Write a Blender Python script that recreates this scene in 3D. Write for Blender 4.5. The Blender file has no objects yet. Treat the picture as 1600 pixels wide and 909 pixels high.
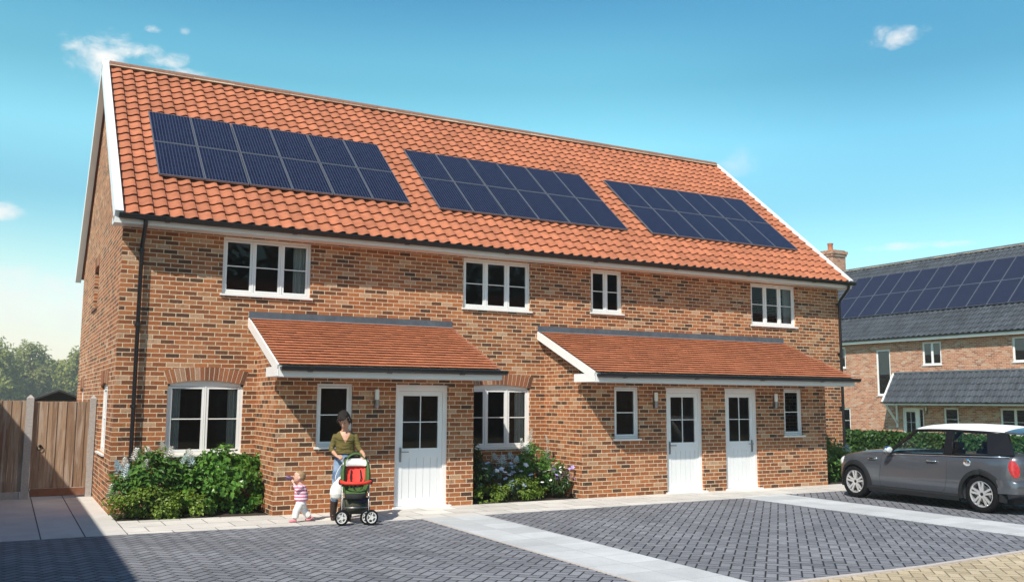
import bpy, math, random
from mathutils import Vector, Matrix, noise
R = random.Random(11)
scene = bpy.context.scene
col = scene.collection
PI = math.pi
V = Vector

# ------------------------------------------------------------------ mesh helper
class MB:
    def __init__(s):
        s.v = []; s.f = []; s.m = []; s.uv = {}
    def add(s, vs, fs, mi=0):
        o = len(s.v); s.v += [tuple(p) for p in vs]
        for f in fs:
            s.f.append(tuple(i + o for i in f)); s.m.append(mi)
    def quad(s, a, b, c, d, mi=0): s.add([a, b, c, d], [(0, 1, 2, 3)], mi)
    def poly(s, pts, mi=0): s.add(pts, [tuple(range(len(pts)))], mi)
    def box(s, x0, x1, y0, y1, z0, z1, mi=0):
        s.add([(x0,y0,z0),(x1,y0,z0),(x1,y1,z0),(x0,y1,z0),(x0,y0,z1),(x1,y0,z1),(x1,y1,z1),(x0,y1,z1)],
              [(0,3,2,1),(4,5,6,7),(0,1,5,4),(1,2,6,5),(2,3,7,6),(3,0,4,7)], mi)
    def beam(s, a, b, w, h, up=(0,0,1), mi=0):
        a = V(a); b = V(b); d = (b-a).normalized(); x = d.cross(V(up)).normalized(); u = x.cross(d)
        P = []
        for p in (a, b):
            for i, j in ((-1,-1),(1,-1),(1,1),(-1,1)): P.append(p + x*(i*w/2) + u*(j*h/2))
        s.add(P, [(0,1,2,3),(7,6,5,4),(0,4,5,1),(1,5,6,2),(2,6,7,3),(3,7,4,0)], mi)
    def prism(s, poly, a, b, mi=0):
        """poly: list of 2D points -> functions a(p), b(p) give the two end points"""
        n = len(poly); A = [a(p) for p in poly]; B = [b(p) for p in poly]
        s.add(A + B, [tuple(range(n-1, -1, -1)), tuple(range(n, 2*n))] + [(i, (i+1) % n, n+(i+1) % n, n+i) for i in range(n)], mi)
    def loft(s, rings, caps=True, mi=0, closed=True):
        n = len(rings[0]); vs = [p for r in rings for p in r]; fs = []
        for k in range(len(rings)-1):
            for i in range(n if closed else n-1):
                j = (i+1) % n
                fs.append((k*n+i, k*n+j, (k+1)*n+j, (k+1)*n+i))
        if caps:
            fs.append(tuple(range(n-1, -1, -1))); fs.append(tuple((len(rings)-1)*n+i for i in range(n)))
        s.add(vs, fs, mi)
    def tube(s, pts, r, n=8, caps=True, mi=0, flat=1.0, up=None):
        pts = [V(p) for p in pts]; rings = []
        if not isinstance(r, (list, tuple)): r = [r]*len(pts)
        ref = V(up) if up else None
        for i, p in enumerate(pts):
            d = (pts[min(i+1, len(pts)-1)] - pts[max(i-1, 0)]).normalized()
            if ref is None: ref = V((0,0,1)) if abs(d.z) < .9 else V((1,0,0))
            x = d.cross(ref).normalized(); u = x.cross(d).normalized()
            if not up: ref = u
            rings.append([p + x*(math.cos(2*PI*k/n)*r[i]) + u*(math.sin(2*PI*k/n)*r[i]*flat) for k in range(n)])
        s.loft(rings, caps, mi)
    def lathe(s, prof, n=16, c=(0,0,0), axis='z', mi=0, caps=False):
        rings = []
        for r, h in prof:
            ring = []
            for k in range(n):
                a = 2*PI*k/n; x, y = r*math.cos(a), r*math.sin(a)
                ring.append((c[0]+x, c[1]+y, c[2]+h) if axis == 'z' else (c[0]+h, c[1]+x, c[2]+y) if axis == 'x' else (c[0]+y, c[1]+h, c[2]+x))
            rings.append(ring)
        s.loft(rings, caps, mi)
    def ball(s, c, r, n=12, m=8, mi=0):
        rx, ry, rz = (r, r, r) if not isinstance(r, (tuple, list)) else r
        rings = []
        for i in range(m+1):
            t = PI*i/m; q = max(math.sin(t), .02)
            rings.append([(c[0]+rx*q*math.cos(2*PI*k/n), c[1]+ry*q*math.sin(2*PI*k/n), c[2]-rz*math.cos(t)) for k in range(n)])
        s.loft(rings, True, mi)
    def build(s, name, mats, parent=None, smooth=False, angle=None, label=None):
        me = bpy.data.meshes.new(name); me.from_pydata(s.v, [], s.f)
        if not isinstance(mats, (list, tuple)): mats = [mats]
        for m in mats: me.materials.append(m)
        if len(mats) > 1: me.polygons.foreach_set('material_index', s.m)
        if s.uv:
            l = me.uv_layers.new(name='UVMap')
            for p in me.polygons:
                if p.index in s.uv:
                    for li, uv in zip(p.loop_indices, s.uv[p.index]): l.data[li].uv = uv
        if smooth: me.polygons.foreach_set('use_smooth', [True]*len(me.polygons))
        me.update()
        if angle:
            me.polygons.foreach_set('use_smooth', [True]*len(me.polygons))
            try: me.set_sharp_from_angle(angle=math.radians(angle))
            except Exception: pass
        o = bpy.data.objects.new(name, me); col.objects.link(o)
        if parent: o.parent = parent
        if label: o['label'] = label
        return o

def tag(o, label, cat, group=None, kind=None):
    if label: o['label'] = label
    if cat: o['category'] = cat
    if group: o['group'] = group
    if kind: o['kind'] = kind
    return o
def root(name, loc, label, cat, group=None, rz=0):
    o = bpy.data.objects.new(name, None); o.empty_display_size = .2
    col.objects.link(o); o.location = loc; o.rotation_euler = (0, 0, rz)
    return tag(o, label, cat, group)
def struct(o):
    o['kind'] = 'structure'; return o
def dup_tree(o, parent=None):
    c = o.copy(); col.objects.link(c)
    if parent: c.parent = parent
    for ch in list(o.children): dup_tree(ch, c)
    return c

# ------------------------------------------------------------------ materials
class NT:
    def __init__(s, name, world=False):
        if world: s.mat = world; s.t = world.node_tree
        else:
            s.mat = bpy.data.materials.new(name); s.mat.use_nodes = True; s.t = s.mat.node_tree
        s.t.nodes.clear()
    def n(s, ty, **kw):
        x = s.t.nodes.new(ty)
        for k, v in kw.items(): setattr(x, k, v)
        return x
    def put(s, sock, val):
        if hasattr(val, 'links'): s.t.links.new(val, sock)
        elif val is not None:
            if hasattr(sock.default_value, '__len__') and not hasattr(val, '__len__'): val = [val]*len(sock.default_value)
            if hasattr(val, '__len__') and len(sock.default_value) == 4 and len(val) == 3: val = tuple(val) + (1,)
            sock.default_value = val
    def m(s, op, a, b=None, c=None, clamp=False):
        x = s.n('ShaderNodeMath', operation=op, use_clamp=clamp)
        for i, q in enumerate((a, b, c)):
            if q is not None: s.put(x.inputs[i], q)
        return x.outputs[0]
    def vm(s, op, a, b=None):
        x = s.n('ShaderNodeVectorMath', operation=op)
        s.put(x.inputs[0], a)
        if b is not None: s.put(x.inputs[1], b)
        return x.outputs[0]
    def xyz(s, v):
        x = s.n('ShaderNodeSeparateXYZ'); s.put(x.inputs[0], v); return x.outputs
    def comb(s, x=0, y=0, z=0):
        c = s.n('ShaderNodeCombineXYZ')
        for i, q in enumerate((x, y, z)): s.put(c.inputs[i], q)
        return c.outputs[0]
    def mix(s, f, a, b, blend='MIX'):
        x = s.n('ShaderNodeMix', data_type='RGBA', blend_type=blend)
        s.put(x.inputs[0], f); s.put(x.inputs[6], a); s.put(x.inputs[7], b); return x.outputs[2]
    def ramp(s, f, stops, interp='LINEAR'):
        x = s.n('ShaderNodeValToRGB'); x.color_ramp.interpolation = interp
        e = x.color_ramp.elements
        while len(e) < len(stops): e.new(.5)
        for q, (p, c) in zip(e, stops):
            q.position = p; q.color = (c, c, c, 1) if not hasattr(c, '__len__') else tuple(c) + (1,)
        s.put(x.inputs[0], f); return x.outputs[0]
    def noise(s, vec, scale, detail=3, rough=.55, dist=0):
        x = s.n('ShaderNodeTexNoise'); s.put(x.inputs['Vector'], vec)
        x.inputs['Scale'].default_value = scale; x.inputs['Detail'].default_value = detail
        x.inputs['Roughness'].default_value = rough; x.inputs['Distortion'].default_value = dist
        return x.outputs[0]
    def white(s, vec):
        x = s.n('ShaderNodeTexWhiteNoise', noise_dimensions='3D'); s.put(x.inputs[0], vec); return x.outputs[0]
    def smooth(s, x, a, b):
        q = s.n('ShaderNodeMapRange', interpolation_type='SMOOTHSTEP'); s.put(q.inputs[0], x)
        q.inputs[1].default_value = a; q.inputs[2].default_value = b; return q.outputs[0]
    def tc(s, k='Object'):
        return s.n('ShaderNodeTexCoord').outputs[k]
    def bump(s, h, strength=.3, dist=.01):
        b = s.n('ShaderNodeBump'); s.put(b.inputs['Height'], h)
        b.inputs['Strength'].default_value = strength; b.inputs['Distance'].default_value = dist; return b.outputs[0]
    def bsdf(s, color, rough=.7, metal=0, spec=.5, normal=None, coat=0, trans=0, **kw):
        b = s.n('ShaderNodeBsdfPrincipled')
        s.put(b.inputs['Base Color'], color); s.put(b.inputs['Roughness'], rough); s.put(b.inputs['Metallic'], metal)
        s.put(b.inputs['Specular IOR Level'], spec)
        if coat: b.inputs['Coat Weight'].default_value = coat; b.inputs['Coat Roughness'].default_value = .03
        if normal is not None: s.put(b.inputs['Normal'], normal)
        for k, v in kw.items(): s.put(b.inputs[k.replace('_', ' ')], v)
        return b.outputs[0]
    def out(s, sh):
        o = s.n('ShaderNodeOutputMaterial'); s.t.links.new(sh, o.inputs[0]); return s.mat

def simple(name, c, rough=.6, metal=0, spec=.5, var=.12, nscale=14, bump=0, coat=0):
    t = NT(name); o = t.tc()
    n = t.noise(o, nscale, 4)
    k = t.ramp(n, [(.25, 1-var), (.75, 1+var)])
    colr = t.mix(1, c, k, 'MULTIPLY')
    nr = t.bump(t.noise(o, nscale*6, 3), bump, .004) if bump else None
    return t.out(t.bsdf(colr, rough, metal, spec, nr, coat))

def brick_mat(name, stops, mortar, L=.235, H=.08, J=.0125, tone=1.0):
    t = NT(name); o = t.xyz(t.tc()); nn = t.xyz(t.tc('Normal'))
    s = t.m('GREATER_THAN', t.m('ABSOLUTE', nn[0]), .5)
    u = t.m('ADD', t.m('MULTIPLY', o[0], t.m('SUBTRACT', 1, s)), t.m('MULTIPLY', t.m('ADD', o[1], .06), s))
    wob = t.noise(t.tc(), 22, 2)
    rowf = t.m('DIVIDE', o[2], H); row = t.m('FLOOR', rowf)
    uf = t.m('ADD', t.m('DIVIDE', u, L), t.m('MULTIPLY', t.m('FLOORED_MODULO', row, 2), .5))
    # an irregular shift of each course
    uf = t.m('ADD', uf, t.m('MULTIPLY', t.white(t.comb(row, 3, 7)), .12))
    cell = t.m('FLOOR', uf)
    fu = t.m('FRACT', uf); fv = t.m('FRACT', rowf)
    du = t.m('MULTIPLY', t.m('MINIMUM', fu, t.m('SUBTRACT', 1, fu)), L)
    dv = t.m('MULTIPLY', t.m('MINIMUM', fv, t.m('SUBTRACT', 1, fv)), H)
    dd = t.m('ADD', t.m('MINIMUM', du, dv), t.m('MULTIPLY', t.m('SUBTRACT', wob, .5), .006))
    mask = t.smooth(dd, J*.5-.0018, J*.5+.0018)
    rnd = t.white(t.comb(cell, row, s))
    c = t.ramp(rnd, stops)
    fine = t.noise(t.tc(), 60, 4, .65)
    med = t.noise(t.tc(), 11, 3)
    c = t.mix(1, c, t.ramp(fine, [(.25, .62), (.75, 1.38)]), 'MULTIPLY')
    c = t.mix(t.m('MULTIPLY', t.smooth(med, .54, .70), .5), c, (.09, .06, .05))
    c = t.mix(t.m('MULTIPLY', t.smooth(t.noise(t.tc(), 17, 3), .6, .75), .3), c, (.5, .4, .32))
    big = t.noise(t.tc(), .9, 3)
    c = t.mix(1, c, t.ramp(big, [(.3, .82*tone), (.7, 1.06*tone)]), 'MULTIPLY')
    mo = t.mix(1, mortar, t.ramp(t.noise(t.tc(), 30, 3), [(.2, .75), (.8, 1.15)]), 'MULTIPLY')
    c = t.mix(mask, mo, c)
    h = t.m('ADD', mask, t.m('MULTIPLY', fine, .35))
    return t.out(t.bsdf(c, .88, 0, .25, t.bump(h, .35, .006)))

STOPS = [(0, (.080,.042,.028)), (.09, (.13,.056,.030)), (.21, (.22,.078,.032)), (.42, (.36,.122,.046)), (.60, (.42,.160,.062)), (.72, (.28,.095,.040)), (.86, (.40,.18,.082)), (.95, (.45,.25,.14)), (1, (.48,.31,.20))]
M = {}
M['brick'] = brick_mat('red multi brick', STOPS, (.68,.54,.37))
STOPS2 = [(0, (.26,.10,.06)), (.25, (.40,.16,.085)), (.6, (.50,.22,.12)), (.85, (.46,.27,.18)), (1, (.5,.36,.27))]
M['brick_far'] = brick_mat('pale orange brick', STOPS2, (.6,.5,.4))

def voussoir_mat():
    t = NT('arch brick'); g = t.n('ShaderNodeNewGeometry')
    c = t.ramp(g.outputs['Random Per Island'], [(0, (.13,.06,.035)), (.3, (.26,.1,.05)), (.6, (.34,.14,.065)), (.85, (.3,.15,.08)), (1, (.42,.27,.18))])
    c = t.mix(1, c, t.ramp(t.noise(t.tc(), 55, 4), [(.25, .7), (.75, 1.25)]), 'MULTIPLY')
    return t.out(t.bsdf(c, .88, 0, .25, t.bump(t.noise(t.tc(), 60, 3), .4, .004)))
M['voussoir'] = voussoir_mat()
M['mortar'] = simple('pale mortar', (.6,.5,.38), .9, spec=.2)

def tile_mat(name, c, var, rough=.75, joints=False, amt=1.0):
    t = NT(name); uv = t.xyz(t.tc('UV'))
    cx, cy = t.m('FLOOR', uv[0]), t.m('FLOOR', uv[1])
    r = t.white(t.comb(cx, cy, 1))
    k = t.ramp(r, [(0, tuple(q*(1-var) for q in c)), (.5, c), (1, tuple(min(1, q*(1+var)) for q in c))])
    n = t.noise(t.tc(), 9, 5, .65)
    k = t.mix(1, k, t.ramp(n, [(.25, 1-.22*amt), (.75, 1+.18*amt)]), 'MULTIPLY')
    k = t.mix(1, k, t.ramp(t.noise(t.tc(), .7, 3), [(.3, .88), (.7, 1.08)]), 'MULTIPLY')
    if joints:
        fu = t.m('FRACT', uv[0]); e = t.m('MINIMUM', fu, t.m('SUBTRACT', 1, fu))
        k = t.mix(t.smooth(e, .01, .035), tuple(q*.35 for q in c), k)
    return t.out(t.bsdf(k, rough, 0, .3, t.bump(t.noise(t.tc(), 90, 3), .25, .003)))
M['pantile'] = tile_mat('terracotta pantile', (.42,.147,.074), .12)
M['plaintile'] = tile_mat('terracotta plain tile', (.50,.185,.092), .09, joints=True, amt=.5)
M['greytile'] = tile_mat('dark grey pantile', (.075,.085,.1), .18, .6)
M['ridge'] = simple('weathered ridge clay', (.24,.12,.08), .85, var=.25)
M['white'] = simple('white upvc', (.80,.80,.79), .35, var=.03, nscale=3)
M['whitepaint'] = simple('white painted timber', (.82,.81,.79), .45, var=.04, nscale=4)
M['door'] = simple('white door skin', (.78,.79,.79), .4, var=.02, nscale=3)
M['black'] = simple('black rainwater plastic', (.012,.013,.016), .35, var=.1)
M['lead'] = simple('grey lead flashing', (.085,.1,.12), .6, var=.25, nscale=5, bump=.2)
M['steel'] = simple('brushed steel', (.33,.33,.34), .38, 1, var=.08)
M['chrome'] = simple('chrome', (.8,.8,.8), .08, 1, var=.02)
M['lampglass'] = simple('opal lamp glass', (.78,.78,.74), .3, var=.02)
M['soffit'] = simple('off white soffit board', (.6,.58,.54), .6, var=.05)
M['concrete'] = simple('concrete post', (.40,.38,.36), .9, var=.2, nscale=30, bump=.4)
M['soil'] = simple('dark soil', (.035,.025,.018), .95, var=.4, nscale=20, bump=.6)
M['gravelboard'] = M['concrete']

def glass_pane(name, c=(.008,.009,.012), wave=.004):
    t = NT(name)
    n = t.bump(t.noise(t.tc(), 1.6, 1), .04, .02)
    b = t.bsdf(c, .015, 0, .45, n)
    return t.out(b)
def window_glass():
    t = NT('window glass'); n = t.bump(t.noise(t.tc(), 1.6, 1), .03, .02)
    g = t.n('ShaderNodeBsdfGlossy'); g.inputs['Roughness'].default_value = .01; t.put(g.inputs['Normal'], n)
    tr = t.n('ShaderNodeBsdfTransparent'); tr.inputs[0].default_value = (.72,.76,.78,1)
    fr = t.n('ShaderNodeFresnel'); fr.inputs[0].default_value = 1.36
    mx = t.n('ShaderNodeMixShader'); t.t.links.new(fr.outputs[0], mx.inputs[0]); t.t.links.new(tr.outputs[0], mx.inputs[1]); t.t.links.new(g.outputs[0], mx.inputs[2])
    return t.out(mx.outputs[0])
M['pane'] = window_glass()
M['curtain'] = simple('pale curtain cloth', (.55,.53,.49), .9, var=.1)
M['plaster'] = simple('brown interior wall', (.22,.14,.10), .9, var=.1)
M['floorwood'] = simple('dark floor boards', (.10,.06,.04), .6, var=.2)
def blind_mat():
    t = NT('glass over pale blind'); o = t.xyz(t.tc())
    return t.out(t.bsdf((.35,.33,.3), .03, 0, .6))
M['blind'] = blind_mat()

def solar_mat():
    t = NT('solar cells'); uv = t.xyz(t.tc('UV'))   # uv in metres
    fu = t.m('FRACT', t.m('DIVIDE', uv[0], .064)); fv = t.m('FRACT', t.m('DIVIDE', uv[1], .155)); fc = t.m('FRACT', t.m('DIVIDE', uv[0], .128))
    l1 = t.smooth(t.m('ABSOLUTE', t.m('SUBTRACT', fu, .5)), .30, .44)
    l2 = t.smooth(t.m('ABSOLUTE', t.m('SUBTRACT', fv, .5)), .475, .495)
    r = t.white(t.comb(t.m('FLOOR', t.m('DIVIDE', uv[0], .128)), t.m('FLOOR', t.m('DIVIDE', uv[1], .155)), 0))
    c = t.mix(r, (.007,.010,.026), (.011,.015,.036))
    c = t.mix(t.m('MULTIPLY', l1, .55), c, (.075,.088,.14))
    c = t.mix(t.m('MULTIPLY', l2, .5), c, (.05,.06,.11))
    return t.out(t.bsdf(c, .2, 0, .3))
M['solar'] = solar_mat()
M['solarframe'] = simple('solar frame metal', (.22,.24,.28), .4, .6)
M['solarrail'] = simple('dark mounting rail', (.015,.015,.02), .5)

def herring(name, cols, joint, U=.132, rot=45, J=.017, strong=True):
    t = NT(name); o = t.xyz(t.tc())
    a = math.radians(rot); ca, sa = math.cos(a)/U, math.sin(a)/U
    px = t.m('ADD', t.m('MULTIPLY', o[0], ca), t.m('MULTIPLY', o[1], sa))
    py = t.m('SUBTRACT', t.m('MULTIPLY', o[1], ca), t.m('MULTIPLY', o[0], sa))
    i, j = t.m('FLOOR', px), t.m('FLOOR', py)
    fx, fy = t.m('FRACT', px), t.m('FRACT', py)
    k = t.m('FLOORED_MODULO', t.m('SUBTRACT', i, j), 4)
    def is_(v): return t.m('COMPARE', k, v, .1)
    rx, ty = t.m('SUBTRACT', 1, fx), t.m('SUBTRACT', 1, fy)
    far = lambda d, c: t.m('ADD', d, t.m('MULTIPLY', c, 9))
    dl = far(fx, is_(1)); dr = far(rx, is_(0)); db = far(fy, is_(2)); dt = far(ty, is_(3))
    d = t.m('MULTIPLY', t.m('MINIMUM', t.m('MINIMUM', dl, dr), t.m('MINIMUM', db, dt)), U)
    d = t.m('ADD', d, t.m('MULTIPLY', t.m('SUBTRACT', t.noise(t.tc(), 40, 2), .5), .005))
    mask = t.smooth(d, J*.5-.003, J*.5+.004)
    bi = t.m('SUBTRACT', i, is_(1)); bj = t.m('SUBTRACT', j, is_(2))
    r = t.white(t.comb(bi, bj, 0))
    c = t.ramp(r, cols)
    f = t.noise(t.tc(), 150, 3, .7)
    c = t.mix(1, c, t.ramp(f, [(.3, .78), (.7, 1.22)]), 'MULTIPLY')
    c = t.mix(1, c, t.ramp(t.noise(t.tc(), .8, 4), [(.3, .82), (.7, 1.15)]), 'MULTIPLY')
    st = t.smooth(t.noise(t.tc(), 2.2, 5, .7), .6, .8)
    c = t.mix(t.m('MULTIPLY', st, .3), c, tuple(q*.5 for q in cols[0][1]))
    c = t.mix(mask, joint, c)
    h = t.m('ADD', t.smooth(d, J*.5-.003, J*.5+.012), t.m('MULTIPLY', f, .25))
    return t.out(t.bsdf(c, .8, 0, .35, t.bump(h, .7, .01)))
M["blocks"] = herring("charcoal block paving", [(0, (.165,.172,.192)), (.5, (.20,.207,.230)), (1, (.24,.247,.27))], (.016,.016,.02))
M['roadblocks'] = herring('buff block paving', [(0, (.42,.34,.22)), (.5, (.50,.41,.27)), (1, (.56,.47,.33))], (.12,.095,.06), J=.010)

def slab_mat(name, W, D, off, joint=(.14,.13,.12), x0=0, y0=0, J=.012, c=(.64,.615,.575)):
    t = NT(name); o = t.xyz(t.tc())
    rowf = t.m('DIVIDE', t.m('SUBTRACT', o[1], y0), D); row = t.m('FLOOR', rowf)
    uf = t.m('ADD', t.m('DIVIDE', t.m('SUBTRACT', o[0], x0), W), t.m('MULTIPLY', t.m('FLOORED_MODULO', row, 2), off))
    fu, fv = t.m('FRACT', uf), t.m('FRACT', rowf)
    du = t.m('MULTIPLY', t.m('MINIMUM', fu, t.m('SUBTRACT', 1, fu)), W)
    dv = t.m('MULTIPLY', t.m('MINIMUM', fv, t.m('SUBTRACT', 1, fv)), D)
    d = t.m('ADD', t.m('MINIMUM', du, dv), t.m('MULTIPLY', t.m('SUBTRACT', t.noise(t.tc(), 30, 2), .5), .004))
    mask = t.smooth(d, J*.5-.002, J*.5+.003)
    r = t.white(t.comb(t.m('FLOOR', uf), row, 2))
    k = t.ramp(r, [(0, tuple(q*.86 for q in c)), (1, tuple(q*1.08 for q in c))])
    k = t.mix(1, k, t.ramp(t.noise(t.tc(), 120, 3, .7), [(.3, .85), (.7, 1.12)]), 'MULTIPLY')
    k = t.mix(1, k, t.ramp(t.noise(t.tc(), 1.7, 4, .6), [(.3, .86), (.7, 1.06)]), 'MULTIPLY')
    k = t.mix(mask, joint, k)
    return t.out(t.bsdf(k, .8, 0, .3, t.bump(t.m('ADD', mask, t.m('MULTIPLY', t.noise(t.tc(), 80, 3), .3)), .4, .006)))

def leaf_mat(name, c1, c2, rough=.45, trans=.25):
    t = NT(name); g = t.n('ShaderNodeNewGeometry')
    c = t.mix(g.outputs['Random Per Island'], c1, c2)
    c = t.mix(1, c, t.ramp(t.noise(t.tc(), 2.5, 3), [(.3, .75), (.7, 1.25)]), 'MULTIPLY')
    b = t.bsdf(c, rough, 0, .4)
    tr = t.n('ShaderNodeBsdfTranslucent'); t.put(tr.inputs[0], t.mix(1, c, (1.3,1.5,.5), 'MULTIPLY'))
    mx = t.n('ShaderNodeMixShader'); mx.inputs[0].default_value = trans
    t.t.links.new(b, mx.inputs[1]); t.t.links.new(tr.outputs[0], mx.inputs[2])
    return t.out(mx.outputs[0])
SKY_TINT = (.80, 1.03, 1.06); SKY_STR = .10; EXPO = 0.27
HAZE = .0011
# ------------------------------------------------------------------ building pieces
FRONT = lambda y: (lambda u, w, d: (u, y + d, w))          # wall facing -y
LEFT = lambda x: (lambda u, w, d: (x + d, u, w))           # wall facing -x
RIGHT = lambda x: (lambda u, w, d: (x - d, u, w))          # wall facing +x
REAR = lambda y: (lambda u, w, d: (u, y - d, w))

def pbox(mb, P, u0, u1, w0, w1, d0, d1, mi=0):
    c = [P(u, w, d) for w in (w0, w1) for (u, d) in ((u0, d0), (u1, d0), (u1, d1), (u0, d1))]
    mb.add(c, [(0,3,2,1),(4,5,6,7),(0,1,5,4),(1,2,6,5),(2,3,7,6),(3,0,4,7)], mi)

def wall(mb, P, u0, u1, z0, z1, ops=(), rev=.11):
    us = sorted({u0, u1, *[o[0] for o in ops], *[o[1] for o in ops]}); zs = sorted({z0, z1, *[o[2] for o in ops], *[o[3] for o in ops]})
    for a, b in zip(us, us[1:]):
        for c, e in zip(zs, zs[1:]):
            um, zm = (a+b)/2, (c+e)/2
            if any(o[0] < um < o[1] and o[2] < zm < o[3] for o in ops): continue
            mb.quad(P(a,c,0), P(b,c,0), P(b,e,0), P(a,e,0))
    for o in ops:
        a, b, c, e = o[:4]
        for (p, q), (r, s) in (((a,c),(a,e)), ((b,e),(b,c)), ((a,e),(b,e)), ((b,c),(a,c))):
            mb.quad(P(p,q,0), P(r,s,0), P(r,s,rev), P(p,q,rev))

def arc(u, u0, u1, z, rise):
    t = (u-(u0+u1)/2)/((u1-u0)/2); return z + rise*(1-t*t)

def window(parent, P, u0, u1, z0, z1, n=2, rise=0, sill=True, bar=True, rec=.05, pane='pane', fw=.045, cw=.038, curtain=''):
    """z1 = springing line when rise; frame fills the whole opening"""
    f = MB(); d0, d1 = rec, rec+.06
    pbox(f, P, u0, u0+fw, z0, z1, d0, d1); pbox(f, P, u1-fw, u1, z0, z1, d0, d1)
    pbox(f, P, u0+fw, u1-fw, z0, z0+fw, d0, d1)
    K = 10 if rise else 1
    for k in range(K):
        a, b = u0+(u1-u0)*k/K, u0+(u1-u0)*(k+1)/K
        za, zb = (arc(a,u0,u1,z1,rise), arc(b,u0,u1,z1,rise)) if rise else (z1, z1)
        zl = z1-fw*.8
        if not rise: a, b = u0+fw, u1-fw
        elif k == 0: pass
        c = [P(a,zl,d0),P(b,zl,d0),P(b,zb,d0),P(a,za,d0),P(a,zl,d1),P(b,zl,d1),P(b,zb,d1),P(a,za,d1)]
        f.add(c, [(0,1,2,3),(7,6,5,4),(0,4,5,1),(3,2,6,7),(0,3,7,4),(1,5,6,2)])
    zt = z1-fw*.8-.002
    mul = .03
    iw = (u1-u0-2*fw-(n-1)*mul)/n
    p = MB()
    for i in range(n):
        a = u0+fw+i*(iw+mul); b = a+iw
        if i: pbox(f, P, a-mul, a, z0+fw, zt, d0, d1)
        e = d0+.008; g = d1-.01
        a0, b0, c0, e0 = a+.004, b-.004, z0+fw+.004, zt-.004
        pbox(f, P, a0, a0+cw, c0, e0, e, g); pbox(f, P, b0-cw, b0, c0, e0, e, g)
        pbox(f, P, a0+cw, b0-cw, c0, c0+cw, e, g); pbox(f, P, a0+cw, b0-cw, e0-cw, e0, e, g)
        if bar:
            zm = (c0+e0)/2; pbox(f, P, a0+cw, b0-cw, zm-.009, zm+.009, e+.012, g)
        q = d0+.032
        p.quad(P(a0+cw*.8,c0+cw*.8,q), P(b0-cw*.8,c0+cw*.8,q), P(b0-cw*.8,e0-cw*.8,q), P(a0+cw*.8,e0-cw*.8,q))
    w = f.build('window', M['white'], parent)
    p.build('pane', M[pane], w)
    for sd in curtain:
        cu = MB(); a_, b_ = (u0+.02, u0+.02+.17*(u1-u0)) if sd == 'l' else (u1-.02-.17*(u1-u0), u1-.02); K_ = 16
        f_ = [(a_+(b_-a_)*i/K_, .17+.025*math.sin(i*1.9)) for i in range(K_+1)]
        cu.prism(f_ + [(x, y+.006) for x, y in reversed(f_)], lambda q: P(q[0], z0+.0, q[1]), lambda q: P(q[0], z1+rise, q[1])); cu.build('curtain', M['curtain'], w)
    if sill:
        s = MB(); pbox(s, P, u0-.035, u1+.035, z0-.035, z0-.002, -.045, rec+.06); s.build('sill', M['white'], w)
    return w

def brick_arch(parent, P, u0, u1, z, rise, h=.235, n=17, fan=.5):
    b = MB(); over = .03
    for k in range(n):
        t0, t1 = k/n, (k+1)/n; g = .006
        def pt(t, top, d):
            u = u0 + (u1-u0)*t; zz = arc(u, u0, u1, z, rise)
            if top: return P(u + (t-.5)*.16, zz + h, d)
            return P(u, zz, d)
        e = g/(u1-u0)
        t0 += e; t1 -= e
        c = [pt(t0,0,-.008),pt(t1,0,-.008),pt(t1,1,-.008),pt(t0,1,-.008),pt(t0,0,.11),pt(t1,0,.11),pt(t1,1,.02),pt(t0,1,.02)]
        b.add(c, [(0,1,2,3),(0,4,5,1),(3,2,6,7),(0,3,7,4),(1,5,6,2)])
    o = b.build('brick_arch', M['voussoir'], parent)
    mo = MB()
    for k in range(12):
        t0, t1 = k/12, (k+1)/12
        q = []
        for t, top in ((t0,0),(t1,0),(t1,1),(t0,1)):
            u = u0+(u1-u0)*t; zz = arc(u,u0,u1,z,rise)
            q.append((u+(t-.5)*.16, zz+h) if top else (u, zz+.001))
        A = [P(a, b_, -.005) for a, b_ in q]; B = [P(q[0][0], q[0][1], .108), P(q[1][0], q[1][1], .108)]
        mo.poly(A); mo.poly([A[0], A[1], B[1], B[0]])
    mo.build('mortar_bed', M['mortar'], o)
    return o

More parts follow.
